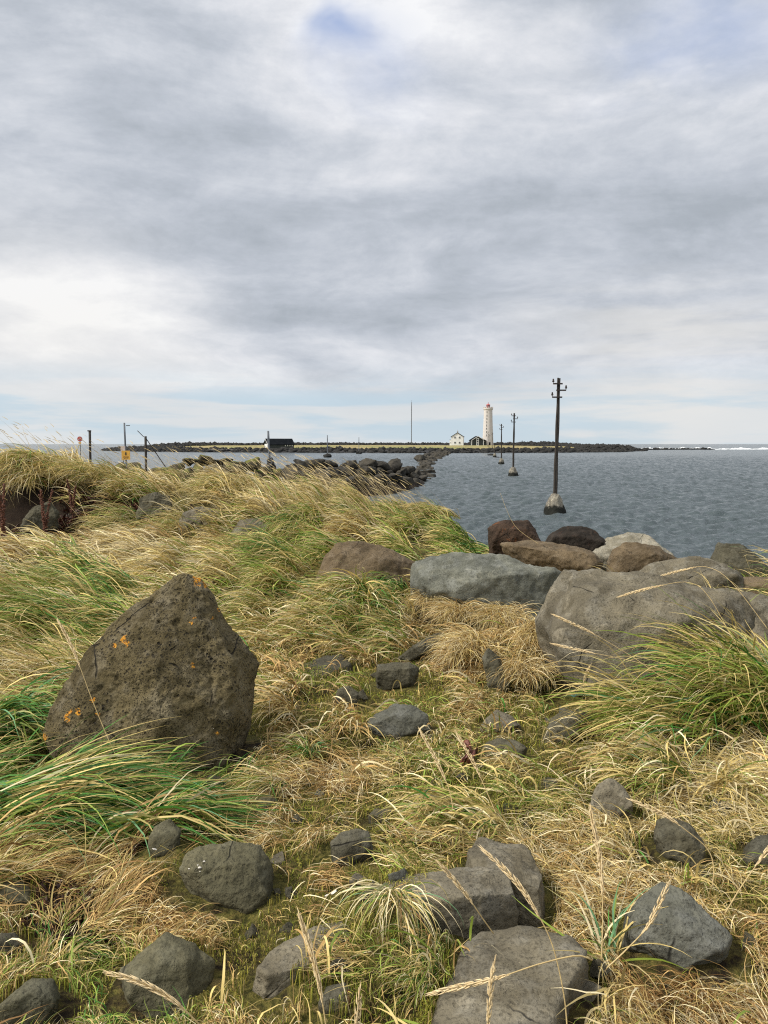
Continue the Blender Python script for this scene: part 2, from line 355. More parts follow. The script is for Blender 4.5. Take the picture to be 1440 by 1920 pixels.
# ---------------------------------------------------------------- water mesh: real wavelets, longer ones only far out
r_ = np.concatenate([np.geomspace(9, 420, 1150), np.geomspace(424, 9000, 120)])
a_ = np.linspace(-.62, .62, 820)
rr, aa = np.meshgrid(r_, a_, indexing='ij'); wx = rr*np.sin(aa); wy = rr*np.cos(aa)
wz = np.zeros_like(wx); fade_cell = rr*.0032 + 1e-6
for k in range(70):
    lam = 0.30 * (14.0 ** RNG.random()); th = R(-68) + RNG.normal(0, .55); kx, ky = math.cos(th)*2*PI/lam, math.sin(th)*2*PI/lam
    amp = .0078 * lam**.80; ph = RNG.random()*6.28
    ok = sstep((lam/fade_cell - 2.2)/3)
    gate = .25 + 1.5*(vnoise(wx, wy, .12/max(lam, .6)**.3, 2, 40+k) + .5)
    s = np.sin(kx*wx + ky*wy + ph + 1.2*vnoise(wx, wy, .5/lam, 2, k))
    wz += amp*ok*gate*(1 - np.abs(s)*1.55 + .2)
calm = sstep(((-.045*rr) - wx)/8)*sstep((rr-40)/20)       # sheltered water behind the causeway
wz *= (1-.72*calm)
wz = (wz - wz.mean(axis=1, keepdims=True))*np.where(rr > 600, .3, 1)*1.15
for (u_, v_) in ((1040, 963), (962, 893), (940, 870.5)):       # the footings break the chop around them
    rp = ray(u_, v_); tp = CAMZ/(-rp.z); dd_ = np.hypot(wx-rp.x*tp, wy-rp.y*tp); wz *= 1-.75*np.exp(-(dd_/1.0)**2)
wme = np_mesh('sea', np.stack([wx.ravel(), wy.ravel(), wz.ravel()], 1), quads(len(r_), len(a_))[:, ::-1])
tag(link('sea', wme, M_WATER), 'choppy grey blue sea water reaching to the horizon', kind='structure')
# sea floor / outer water all round so that a step to the side still meets water
mb = MB(); mb.lathe([(9500, -2.0), (9500, -1.6)], 64)
tag(mb.build('seabed', flat_mat('deep_water', (0.02, 0.035, 0.045), (0.015, 0.028, 0.035), .2, .2)), 'dark sea floor', kind='structure')

# ================================================================= ISLAND
ISL = [(-157, 462), (-138, 412), (-100, 362), (-60, 336), (-20, 322), (15, 312), (40, 316), (70, 328), (98, 352), (118, 385), (130, 424), (124, 480), (60, 575), (-40, 610), (-120, 570)]
IP = np.array(ISL, float)
def isl_dist(x, y):
    d = np.full(x.shape, 1e9); ins = np.zeros(x.shape, bool); side = np.zeros(x.shape)
    for i in range(len(IP)):
        a, b_ = IP[i], IP[(i+1) % len(IP)]; dx, dy = b_-a
        t = np.clip(((x-a[0])*dx+(y-a[1])*dy)/(dx*dx+dy*dy), 0, 1); dd = np.hypot(x-a[0]-t*dx, y-a[1]-t*dy); d = np.minimum(d, dd)
        c = ((a[1] > y) != (b_[1] > y)) & (x < (b_[0]-a[0])*(y-a[1])/((b_[1]-a[1]) or 1e-9)+a[0]); ins ^= c
    return np.where(ins, d, -d)
def HI(x, y):
    e = isl_dist(x, y) + 7*vnoise(x, y, .05, 3, 9)
    z = np.where(e > 0, np.minimum(.12*e, 1.2) + sstep((e-14)/55)*1.4, e*.25)
    rear = sstep((y - (455 + .10*np.abs(x)))/40)*sstep(e/6)
    ridge = rear*np.exp(-((e-18)/13)**2)*2.1
    east = sstep((x-72)/30)*sstep(e/8)*sstep((30-np.abs(e-16))/20)*1.0
    z = z + ridge + east + .25*vnoise(x, y, .08, 3, 12)*(e > 0)
    return np.maximum(z, -1.5), e
ix, iy = np.meshgrid(np.linspace(-185, 160, 420), np.linspace(295, 640, 360), indexing='ij')
iz, ie = HI(ix.ravel(), iy.ravel())
rearm = (iy.ravel() > 455 + .10*np.abs(ix.ravel()))
rocky = np.maximum(sstep((15-ie)/5), np.where(rearm, sstep((34-ie)/8), 0)); rocky = np.maximum(rocky, sstep((ix.ravel()-92)/14)*sstep((44-ie)/14))
nn = vnoise(ix.ravel(), iy.ravel(), .09, 4, 21)+.5; n4 = vnoise(ix.ravel(), iy.ravel(), .5, 3, 22)+.5
gcol = np.array([.30, .27, .10])[None]*(nn[:, None]) + np.array([.46, .36, .17])[None]*(1-nn[:, None])
gcol = gcol*(.52+.5*n4[:, None]); green = sstep((nn-.5)/.15)[:, None]*sstep((60-ix.ravel())/40)[:, None]
gcol = gcol*(1-green*.6) + green*.6*np.array([.20, .23, .07])
rcol = np.array([.022, .022, .024])*(0.6+n4[:, None])
icol = gcol*(1-rocky[:, None]) + rcol*rocky[:, None]
m, nt, b = material('island_turf'); a = nt.node('ShaderNodeAttribute', attribute_name='tint').outputs['Color']
P = nt.node('ShaderNodeNewGeometry').outputs['Position']
nt.put(b.inputs['Base Color'], nt.mix(nt.mp(nt.noise(P, .8, 5, .7), .3, .7), nt.vm('MULTIPLY', a, (.7, .7, .7)), nt.vm('MULTIPLY', a, (1.3, 1.3, 1.25)))); b.inputs['Roughness'].default_value = .95
nt.put(b.inputs['Normal'], nt.bump(nt.noise(P, 1.5, 5, .7), 1, .5)); M_ISL = m
ime = np_mesh('island', np.stack([ix.ravel(), iy.ravel(), iz], 1), quads(*ix.shape), attr={'tint': icol})
tag(link('island', ime, M_ISL), 'low grassy island with a dark stony shore', kind='structure')

# shore boulders of the island and the reef
BAS = bmesh.new(); bmesh.ops.create_icosphere(BAS, subdivisions=1, radius=1); BV = np.array([v.co[:] for v in BAS.verts]); BF = np.array([[v.index for v in f.verts] for f in BAS.faces]); BAS.free()
def boulder_mass(name, X, Y, Z, S, mat, flat=.7):
    n = len(X); k = len(BV)
    V = BV[None]*(1+RNG.uniform(-.38, .38, (n, k, 1)))*S[:, None, None]*RNG.uniform(.7, 1.3, (n, 1, 3)); V[:, :, 2] *= flat
    an = RNG.random(n)*6.28; c, s = np.cos(an)[:, None], np.sin(an)[:, None]
    V = np.stack([V[:, :, 0]*c-V[:, :, 1]*s+X[:, None], V[:, :, 0]*s+V[:, :, 1]*c+Y[:, None], V[:, :, 2]+Z[:, None]], 2)
    F = BF[None] + (np.arange(n)*k)[:, None, None]
    return link(name, np_mesh(name, V.reshape(-1, 3), F.reshape(-1, 3), smooth=False), mat)
M_SHORE = rock_mat('wet_shore_basalt', (.010, .011, .013), (.030, .031, .034), (.06, .06, .06), pores=.2, patch_amt=.12, patch=(.2, .2, .19), bump=.4)
qx = RNG.uniform(-165, 140, 60000); qy = RNG.uniform(300, 620, 60000); qz, qe = HI(qx, qy)
qr = qy > 455 + .10*np.abs(qx)
keep = ((qe > -1.5) & (qe < 15)) | (qr & (qe > 6) & (qe < 32)) | ((qx > 88) & (qe > 0) & (qe < 34))
pick = keep & (RNG.random(60000) < .42); qx, qy, qz = qx[pick], qy[pick], qz[pick]
tag(boulder_mass('shore_rubble', qx, qy, qz+.1, RNG.uniform(.5, 1.35, len(qx))*(1+.15*(qy > 480)), M_SHORE), 'mass of dark boulders along the shores of the island', 'rocks', kind='stuff')
n = 420; t = RNG.random(n); qx = 128 + 72*t + RNG.normal(0, 1, n); qy = 478 + 22*t + RNG.normal(0, 3.2, n)
keep = RNG.random(n) < (1.1-.8*t); qx, qy = qx[keep], qy[keep]
tag(boulder_mass('reef', qx, qy, RNG.uniform(-.3, .55, len(qx)), RNG.uniform(.5, 1.5, len(qx)), M_SHORE, .5), 'low black reef of stones breaking the waves off the tip of the island', 'reef', kind='stuff')

# surf
def surf(name, path, hgt, wid, seed, lab):
    n = 500; tt = np.linspace(0, 1, n); px = np.interp(tt, np.linspace(0, 1, len(path)), [p[0] for p in path]); py_ = np.interp(tt, np.linspace(0, 1, len(path)), [p[1] for p in path])
    hs = hgt*np.clip(.5+1.6*vnoise(tt*60, tt*0, 1, 4, seed), .03, 2)*np.sin(PI*tt)**.3
    cs = np.linspace(-1, 1, 13); V = []
    for c in cs: V.append(np.stack([px+.4*vnoise(tt*90, tt*0+c, 1, 2, seed+1), py_+c*wid*(.6+vnoise(tt*40, tt*0+c, 1, 3, seed+2)), -.15+hs*(1-c*c)*(1+.7*vnoise(tt*150, tt*0+c*3, 1, 3, seed+5))], 1))
    V = np.array(V).transpose(1, 0, 2).reshape(-1, 3)
    tag(link(name, np_mesh(name, V, quads(n, 13)), M_FOAM), lab, 'surf', kind='stuff')
surf('surf', [(118, 515), (150, 540), (200, 545), (260, 560), (340, 600)], 1.5, 5, 1, 'white surf breaking behind the black reef')
surf('surf', [(165, 505), (215, 512), (262, 520), (330, 545)], .8, 4, 7, 'thin line of white surf in front of the reef')
for k, (x0, y0, x1, y1) in enumerate([(5.5, 98, 8.6, 101), (6.2, 118, 9, 121), (31, 318, 40, 321), (52, 322, 60, 325)]):
    surf('foam', [(x0, y0), ((x0+x1)/2, y0+.8), (x1, y1)], .16, .9 if y0 < 200 else 1.5, 30+k,
         ['white foam washing against the low stones nearest the stone pile', 'small white foam patch farther out along the low stones', 'white foam at the foot of the island shore', 'foam patch against the shore past the lighthouse'][k])

# ================================================================= BUILDINGS
M_WHITE = flat_mat('white_render', (.60, .575, .55), (.53, .49, .46), .35, .8, .2, .02, amt=.35)
M_WHITEW = flat_mat('white_boards', (.76, .77, .76), (.66, .67, .66), .5, .6, .1)
M_BLACK = flat_mat('black_tarred_boards', (.014, .020, .022), (.028, .034, .034), .6, .6, .3)
M_ROOF = flat_mat('dark_roof_sheet', (.006, .008, .010), (.011, .013, .016), .5, .95, .2); M_ROOF.node_tree.nodes['Principled BSDF'].inputs['Specular IOR Level'].default_value = .05
M_GLASS = flat_mat('window_glass', (.03, .04, .05), (.05, .06, .07), 2, .12, 0)
M_RED = flat_mat('red_lantern_paint', (.42, .085, .08), (.36, .07, .07), 2, .45, .05)
M_CONC = flat_mat('pale_concrete', (.42, .40, .36), (.30, .28, .25), .6, .9, .3)

# lighthouse
LD = 472.; lp = at(914.6, 836, LD); gzl = float(HI(np.array([lp.x]), np.array([lp.y]))[0][0]); L0 = Vector((lp.x, lp.y, gzl-.3)); s0 = LD/FPX
topz = lambda v: CAMZ + (HOR-v)*s0 - L0.z
lh = empty('lighthouse', L0, label='tall tapering white lighthouse with a red lantern on top', cat='lighthouse')
mb = MB(); zt = topz(768.5)
mb.lathe([(3.25, 0), (3.2, 1.0), (2.85, zt*.35), (2.55, zt*.7), (2.38, zt), (2.38, zt+.01)], 40)
tw = mb.build('tower', M_WHITE, lh, smooth=True)
mb = MB(); mb.lathe([(2.38, zt-.4), (2.75, zt+.15), (2.75, zt+1.0), (2.45, zt+1.0), (2.45, zt+.4), (.2, zt+.4)], 40); mb.build('gallery', M_WHITE, lh)
for k in range(12):
    a = 2*PI*k/12; q = MB(); q.box((2.62*math.cos(a), 2.62*math.sin(a), zt+1.25), (.34, .75, .5), a); q.build('merlon', M_WHITE, lh)
q = MB(); q.lathe([(1.15, zt+.4), (1.15, zt+1.3), (1.05, zt+1.32), (1.05, zt+1.5)], 16); lant = q.build('lantern', M_RED, lh)
q = MB(); q.lathe([(.95, zt+1.5), (.95, zt+2.5)], 16); q.build('lantern_glass', flat_mat('lantern_glass', (.35, .12, .12), (.5, .35, .35), 2, .2, 0), lant)
for k in range(8):
    a = 2*PI*k/8+.2; q = MB(); q.tube([(1.02*math.cos(a), 1.02*math.sin(a), zt+1.4), (1.02*math.cos(a), 1.02*math.sin(a), zt+2.55)], .07, 6); q.build('glazing_bar', M_RED, lant)
q = MB(); q.lathe([(1.25, zt+2.5), (1.0, zt+2.85), (.4, zt+3.2), (.15, zt+3.4), (.12, zt+4.2)], 16); q.build('dome', M_RED, lant)
for k, v in enumerate([773, 779, 785, 791.5, 797.5, 803.5, 810, 816]):
    z = topz(v); f = z/zt; rad = 3.2-(3.2-2.38)*f**.8
    x = -.9 - .35*(1-f); q = MB(); q.box((x, -math.sqrt(max(rad*rad-x*x, 0))+.02, z), (.38, .22, .75)); wn = q.build('window', M_GLASS, lh)
    q = MB(); q.box((x, -math.sqrt(max(rad*rad-x*x, 0))-.03, z-.5), (.62, .3, .12)); q.build('sill', M_CONC, wn)
q = MB(); q.box((.6, -3.2, 1.1), (1.0, .3, 2.2)); q.build('door', M_ROOF, lh)

def house_base(u, v, D):
    p = at(u, v, D); return Vector((p.x, p.y, float(HI(np.array([p.x]), np.array([p.y]))[0][0])-.15))
def window(parent, c, wd, ht, rz=0, frame=None):
    q = MB(); q.box(c, (wd, .10, ht)); wn = q.build('window', M_GLASS, parent)
    q = MB(); fr = .09
    q.box((c[0]-wd/2, c[1]-.04, c[2]), (fr, .12, ht+fr)); q.box((c[0]+wd/2, c[1]-.04, c[2]), (fr, .12, ht+fr))
    q.box((c[0], c[1]-.045, c[2]+ht/2), (wd-fr, .12, fr)); q.box((c[0], c[1]-.045, c[2]-ht/2), (wd-fr, .12, fr)); q.box((c[0], c[1]-.05, c[2]), (.05, .08, ht-fr))
    q.build('frame', M_WHITEW, wn)
# white keeper's house, gable to the camera
B0 = house_base(858, 836, 468)
hs = empty('white_house', B0, -R(8), label='white two storey house with dark gable roof left of the lighthouse', cat='house')
mb = MB(); mb.prism([(-3.4, 0), (3.4, 0), (3.4, 4.9), (0, 7.1), (-3.4, 4.9)], -4, 4); mb.box((-3.95, 1.2, 1.6), (1.1, 3.4, 3.2)); mb.build('wall', M_WHITEW, hs)
mb = MB()
for s in (-1, 1):
    mb.prism([(s*3.75, 4.78), (0, 7.2), (0, 7.42), (s*3.75, 5.0)], -4.35, 4.35)
rf = mb.build('roof', M_BLACK, hs)
q = MB(); q.box((0, .4, 7.8), (.55, .55, 1.2)); q.tube([(0, .4, 8.3), (0, .4, 9.0)], .06, 6); q.build('chimney', M_CONC, rf)
q = MB(); q.box((-3.95, 1.2, 3.28), (1.3, 3.6, .14)); q.build('lean_to_roof', M_ROOF, hs)
for x in (-1.25, 1.25):
    for z in (1.7, 4.55): window(hs, (x, -4.03, z), .95, 1.1)
window(hs, (-3.95, -.54, 1.7), .4, .6)
# black gabled house beside the tower
B0 = house_base(893.5, 835.5, 462)
bh = empty('black_house', B0, R(4), label='low black gabled house with a white glazed strip beside the lighthouse', cat='house')
mb = MB(); mb.prism([(-3.2, 0), (3.2, 0), (3.2, 3.0), (.2, 5.0), (-3.2, 2.9)], -3, 5); mb.build('wall', M_BLACK, bh)
mb = MB(); mb.prism([(-3.5, 2.75), (.2, 5.1), (.2, 5.3), (-3.5, 2.98)], -3.5, 5.3); mb.prism([(.2, 5.1), (5.1, 2.5), (5.1, 2.7), (.2, 5.3)], -3.5, 5.3); mb.build('roof', M_ROOF, bh)
mb = MB(); mb.prism([(-3.5, 2.72), (.2, 5.07), (.2, 5.36), (-3.5, 3.0)], -3.66, -3.52); mb.prism([(.2, 5.07), (3.6, 3.0), (3.6, 3.3), (.2, 5.36)], -3.66, -3.52); mb.build('bargeboard', M_WHITEW, bh)
q = MB(); q.box((.0, -3.12, 2.1), (1.35, .2, 4.2)); strip = q.build('glazed_strip', M_WHITEW, bh)
for z in (.9, 2.2, 3.4): q = MB(); q.box((0, -3.25, z), (.75, .06, .8)); q.build('pane', M_GLASS, strip)
for x in (-3.25, 3.3): q = MB(); q.box((x, -3.1, 1.5), (.28, .3, 3.0)); q.build('corner_board', M_WHITEW, bh)
q = MB(); q.box((4.2, .3, 1.2), (1.7, 4.0, 2.4)); q.build('side_annex', M_BLACK, bh)
q = MB(); q.box((5.6, 1.5, 1.3), (1.1, 3, 2.6)); q.build('porch', M_CONC, bh)
# boathouse
D = 355.; B0 = house_base(523, 843, D); kf = D/FPX
bt = empty('boathouse', (B0.x, B0.y, CAMZ-(843-HOR)*kf), R(24), label='black boathouse with long roof and a white gable door on the island shore', cat='boathouse')
Lh, Wd, eh, rh = 5.6, 3.5, 2.3, 4.45
mb = MB(); vs = [(-Lh, -Wd), (-Lh, Wd), (Lh, Wd), (Lh, -Wd)]
bm = mb.bm
a = [bm.verts.new((-Lh, y, z)) for y, z in [(-Wd, -.8), (Wd, -.8), (Wd, eh), (0, rh), (-Wd, eh)]]; c = [bm.verts.new((Lh, y, z)) for y, z in [(-Wd, -.8), (Wd, -.8), (Wd, eh), (0, rh), (-Wd, eh)]]
bm.faces.new(a); bm.faces.new(c[::-1])
for k in range(5): bm.faces.new((a[k], c[k], c[(k+1) % 5], a[(k+1) % 5]))
mb.build('wall', M_BLACK, bt)
mb = MB(); bm = mb.bm
for s in (-1, 1):
    P0 = [(s*(Wd+.35), eh-.3), (0, rh+.05), (0, rh+.27), (s*(Wd+.35), eh-.08)]
    a = [bm.verts.new((-Lh-.35, y, z)) for y, z in P0]; c = [bm.verts.new((Lh+.35, y, z)) for y, z in P0]
    bm.faces.new(a); bm.faces.new(c[::-1])
    for k in range(4): bm.faces.new((a[k], c[k], c[(k+1) % 4], a[(k+1) % 4]))
mb.build('roof', M_ROOF, bt)
q = MB(); q.box((-Lh-.08, -.2, 1.15), (.14, 4.4, 2.5)); q.build('door', M_WHITEW, bt)
q = MB(); q.box((-Lh-.42, -Wd/2, (eh+rh)/2-.02), (.08, Wd*1.2, .22)); 
for v in q.bm.verts: v.co.z += (v.co.y+Wd/2)*((rh-eh)/Wd)
q.build('bargeboard', M_WHITEW, bt)
for k in range(4): q = MB(); q.box((Lh-.8-1.0*k, -Wd-.06, 1.75), (.35, .1, .55)); q.build('window', M_WHITEW, bt)
# pale path / slipway by the boathouse
mb = MB(); a_p = at(498, 843.6, 340); c_p = at(375, 846.5, 338)
for (p, q_) in (((-31, 350), (-50, 350)), ((-50, 350), (-75, 354))):
    pass
sl = MB(); sl.box((B0.x-16, B0.y-6.5, 1.05), (26, 1.6, .5), R(3)); tag(sl.build('slipway', M_CONC), 'pale concrete ledge running left from the boathouse door', 'slipway')

# ================================================================= POLES
M_WOOD = flat_mat('dark_weathered_timber', (.022, .018, .014), (.055, .045, .036), 3, .85, .6, .02, stretch=(6, 6, 1))
M_IRON = flat_mat('rusted_iron', (.018, .016, .016), (.05, .03, .022), 8, .8, .3)
M_GREYW = flat_mat('grey_galvanised_pipe', (.16, .18, .20), (.11, .12, .14), 2, .6, .1)
M_PIER = rock_mat('stained_concrete', (.11, .105, .10), (.24, .235, .22), (.36, .35, .32), pores=.5, pore_scale=9, patch=(.62, .6, .54), patch_amt=.8, bump=.7)
mt = M_PIER; nt = NT(mt.node_tree); b = nt.n['Principled BSDF']
oldc = b.inputs['Base Color'].links[0].from_socket
PZ = nt.node('ShaderNodeSeparateXYZ', [nt.node('ShaderNodeNewGeometry').outputs['Position']]).outputs['Z']
PN = nt.noise(nt.node('ShaderNodeTexCoord').outputs['Object'], 6, 5, .7, .5)
wetm = nt.mp(nt.m('ADD', PZ, nt.m('MULTIPLY', nt.m('SUBTRACT', PN, .5), .7)), .50, .32)
nt.put(b.inputs['Base Color'], nt.mix(wetm, oldc, (.012, .013, .010)))

def make_pole(name, x, y, Hpole, lean, label, group=None, base=True, arms=3, scale=1, zb=0.0, rz=0):
    rt = empty(name, (x, y, zb), rz, label=label, cat='utility pole', group=group)
    bz = .98 if base else 0
    q = MB(); N = 14; pts = [(lean*(k/N), 0, bz-.15 + (Hpole-bz+.15)*k/N) for k in range(N+1)]
    q.tube([(px_-.036+.01*math.sin(k*1.3), py_, pz_) for k, (px_, py_, pz_) in enumerate(pts)], [.056*(1.3-.5*k/N) for k in range(N+1)], 10)
    q.tube([(px_+.036+.012*math.sin(k*.9), py_+.01, pz_-.02) for k, (px_, py_, pz_) in enumerate(pts)], [.056*(1.3-.5*k/N) for k in range(N+1)], 10)
    q.build('pole', M_WOOD, rt)
    for k, (dz_, xa, xb, side) in enumerate([(.30, -.30, .16, -1), (.62, -.14, .34, 1), (.96, -.33, .16, -1)][:arms]):
        z = Hpole-dz_; xo = lean*(z/Hpole); q = MB()
        q.box((xo+(xa+xb)/2, -.13, z), (xb-xa, .07, .07)); q.tube([(xo, -.18, z), (xo, .12, z)], .05, 8)
        arm = q.build('crossarm', M_IRON, rt)
        xi = xo + (xa if side < 0 else xb); q = MB()
        q.tube([(xi, -.13, z), (xi, -.13, z+.10)], .015, 6); q.lathe([(.035, .08), (.06, .11), (.05, .15), (.03, .17), (.045, .19), (.03, .24), (.005, .25)], 10, (xi, -.13, z)); q.build('insulator', M_IRON, arm)
    if base:
        bm = bmesh.new(); bmesh.ops.create_icosphere(bm, subdivisions=5, radius=1)
        for v in bm.verts:
            c = v.co.copy(); a = math.atan2(c.y, c.x); sgn = 1 if c.z > 0 else -1
            rad_h = math.hypot(c.x, c.y)
            zz_ = c.z; prof = min(1, (1-abs(zz_)**6)**.35 if abs(zz_) < 1 else 0)
            z = (zz_*.5+.5)*1.65 - .62
            R0 = (.27 + .30*(1-(z+.1)/1.1)) * (1+.06*math.cos(4*a+.5))
            rr_ = prof*R0/max(rad_h, 1e-6)
            p = Vector((c.x*rr_, c.y*rr_, z)); nz = mnoise.fractal(p*2.4 + Vector((x, y, 0)), 1, 2.1, 5)
            v.co = p*(1+.10*nz)
            v.co.z = min(v.co.z, 1.0+.04*nz)
        me = bpy.data.meshes.new('concrete_base'); bm.to_mesh(me); bm.free(); me.polygons.foreach_set('use_smooth', np.ones(len(me.polygons), dtype=bool))
        link('concrete_base', me, M_PIER, rt)
    return rt
def wpos(u, v): # point on the water at pixel
    r = ray(u, v); t = CAMZ/(-r.z); return r*t + Vector((0, 0, CAMZ))
def wheight(u, v, D): return CAMZ + (HOR-v)/FPX*D
p = wpos(1040, 963); make_pole('utility_pole', p.x, p.y, wheight(1043, 710, p.y), .10, 'tall dark pole on pale concrete footing, nearest one standing in the sea', 'old timber poles standing in the sea')
p = wpos(962, 893); make_pole('utility_pole', p.x, p.y, wheight(962, 775, p.y), .05, 'second timber pole in the sea, between the tallest pole and the smaller ones', 'old timber poles standing in the sea')
p = wpos(940, 870.5); make_pole('utility_pole', p.x, p.y, wheight(940, 795, p.y), -.05, 'third timber pole in the sea, right of the lighthouse', 'old timber poles standing in the sea')
p = wpos(927.5, 857); make_pole('utility_pole', p.x, p.y, wheight(927.5, 831, p.y), 0, 'stunted broken pole on a dark footing in the sea below the lighthouse', 'old timber poles standing in the sea', arms=0)
for u, vt, D, lab in [(922.8, 811, 330, 'thicker thin pole on the shore in front of the right edge of the lighthouse'), (916.7, 814, 350, 'middle of the three poles before the lighthouse wall, slightly shorter'), (914.8, 809, 372, 'leftmost and tallest of the three poles before the lighthouse wall')]:
    q_ = at(u, 840, D); zb = float(HI(np.array([q_.x]), np.array([q_.y]))[0][0])
    make_pole('utility_pole', q_.x, q_.y, wheight(u, vt, D)-zb+.1, 0, lab, 'poles on the island shore', base=False, zb=zb-.1)
# dark skerries beside the small poles
def lump(name, loc, s, mat, seed, sub=4, amp=.35, flat=.6):
    bm = bmesh.new(); bmesh.ops.create_icosphere(bm, subdivisions=sub, radius=1)
    for v in bm.verts:
        k = 1+amp*mnoise.fractal(v.co*1.3+Vector((seed*3.1, seed, 0)), 1, 2.1, 5); v.co = Vector((v.co.x*k*s[0], v.co.y*k*s[1], v.co.z*k*s[2]))
    me = bpy.data.meshes.new(name); bm.to_mesh(me); bm.free(); me.polygons.foreach_set('use_smooth', np.ones(len(me.polygons), dtype=bool))
    return link(name, me, mat, None, loc)
p = wpos(921, 854); tag(lump('skerry', (p.x, p.y, .05), (1.0, .8, .45), M_SHORE, 1), 'small black rock in the sea just left of the stunted pole', 'rock')
p = wpos(979, 892.5); tag(lump('skerry', (p.x, p.y, -.02), (1.1, .5, .12), M_SHORE, 2), 'flat dark rock awash beside the footing of the second pole', 'rock')
p = wpos(932.5, 858); tag(lump('skerry', (p.x, p.y, 0), (.9, .6, .2), M_SHORE, 5), 'low black rock awash just right of the stunted pole', 'rock')

def marker(name, u, vb, vt, D, rad, mat, lab, cat, zb=None, lean=0):
    p = at(u, vb, D); zb = p.z if zb is None else zb; rt = empty(name, (p.x, p.y, zb), label=lab, cat=cat)
    q = MB(); ht = wheight(u, vt, D)-zb; q.tube([(lean*k/6, 0, -.1+(ht+.1)*k/6) for k in range(7)], rad, 8); q.build('shaft', mat, rt, smooth=True)
    return rt, ht
# lagoon markers
p = wpos(507, 877); D = 74.; rt, ht = marker('marker_pole', 506.5, 872, 808, D, .10, M_GREYW, 'tall grey pole with dark tattered foot at the end of the mossy stones', 'marker pole', zb=1.0, lean=-.15)
o = lump('weed_cluster', (0, 0, .4), (.42, .40, .8), flat_mat('dark_weed', (.008, .010, .012), (.02, .02, .02), 6), 4, amp=.6); o.parent = rt
for (u, vb, vt, lab) in [(614, 857.5, 816, 'thin grey pole on a small dark footing in the calm lagoon'), (673, 851, 820, 'shortest thin pole in the lagoon, right of the thin grey one')]:
    p = wpos(u, vb); rt, ht = marker('marker_pole', u, vb, vt, p.y, .11, M_GREYW, lab, 'marker pole', zb=0)
    o = lump('footing', (0, 0, .2), (1.0, .9, .75), M_SHORE, 8+u, amp=.3); o.parent = rt
rt, ht = marker('radio_mast', 771.4, 833, 755, 440, .20, M_GREYW, 'very tall thin mast standing on the island left of the white house', 'mast')
q = MB(); q.tube([(0, 0, ht), (0, 0, ht+1.2)], .05, 6); q.build('antenna', M_GREYW, rt)
marker('distant_mast', 979, 834, 826, 560, .30, M_GREYW, 'faint short mast on the rear shore right of the second sea pole', 'mast')
# posts on the left bank
for (u, vt, D, rad, mt, lab) in [(168, 808, 21, .032, M_WOOD, 'short dark timber post between the red round sign and the yellow sign'), (272.5, 818, 27, .040, M_WOOD, 'weathered broken post right of the yellow sign with a leaning stay'), (237, 793, 36, .040, M_GREYW, 'tall grey steel post behind the yellow sign')]:
    p = at(u, 850, D); zb = h1(p.x, p.y); rt, ht = marker('post', u, 850, vt, D, rad, mt, lab, 'post', zb=zb-.1, lean=-.06 if u == 237 else .02)
    if u == 272.5:
        q = MB(); q.tube([(.02, 0, ht-.05), (.62, .1, ht-1.0)], .016, 6); q.build('stay', M_IRON, rt)
        q = MB(); q.tube([(-.04, 0, ht-.02), (-.24, 0, ht+.18)], .012, 6); q.build('wire', M_IRON, rt)
    if u == 237:
        q = MB(); q.box((.10, 0, ht-.12), (.16, .03, .03)); q.build('bracket', M_IRON, rt)
    if u == 168:
        q = MB(); q.box((.01, 0, ht), (rad*2.3, rad*2.3, .03)); q.build('cap', M_IRON, rt)
# yellow warning sign
D = 33.; p = at(236, 853.5, D); zb = h1(p.x, p.y)
yl = empty('warning_sign', (p.x, p.y, zb), label='square orange yellow warning sign with a small dark figure', cat='sign')
zc_ = p.z-zb; M_YEL = flat_mat('yellow_sign_paint', (.72, .40, .06), (.62, .34, .06), 5, .5, .05)
q = MB(); q.box((0, 0, zc_), (.34, .02, .36)); q.build('panel', M_YEL, yl)
q = MB(); q.tube([(0, .04, -.2), (0, .04, zc_+.15)], .025, 8); q.build('post', M_GREYW, yl)
q = MB(); q.lathe([(.001, -.02), (.018, 0), (.001, .02)], 8, (0, -.015, zc_+.125)); q.box((0, -.014, zc_+.075), (.05, .008, .06)); q.box((-.02, -.014, zc_+.03), (.018, .008, .05), 0); q.box((.02, -.014, zc_+.03), (.018, .008, .05)); q.build('figure_mark', M_BLACK, yl)
for k in range(3): q = MB(); q.box((0, -.0135, zc_-.05-.035*k), (.22-.05*(k == 2), .006, .010)); q.build('text_line', flat_mat('sign_ink', (.35, .17, .04)), yl)
D = 35.; p = at(230.5, 842, D); zb = h1(p.x, p.y)
ps = empty('small_sign', (p.x, p.y, zb), label='small pale pinkish sign board just above the yellow sign', cat='sign')
q = MB(); q.box((0, 0, p.z-zb), (.19, .02, .26)); q.build('panel', flat_mat('pale_sign', (.52, .42, .40), (.62, .55, .52), 9, .6, .05), ps)
q = MB(); q.tube([(0, .03, -.2), (0, .03, p.z-zb+.1)], .02, 8); q.build('post', M_GREYW, ps)
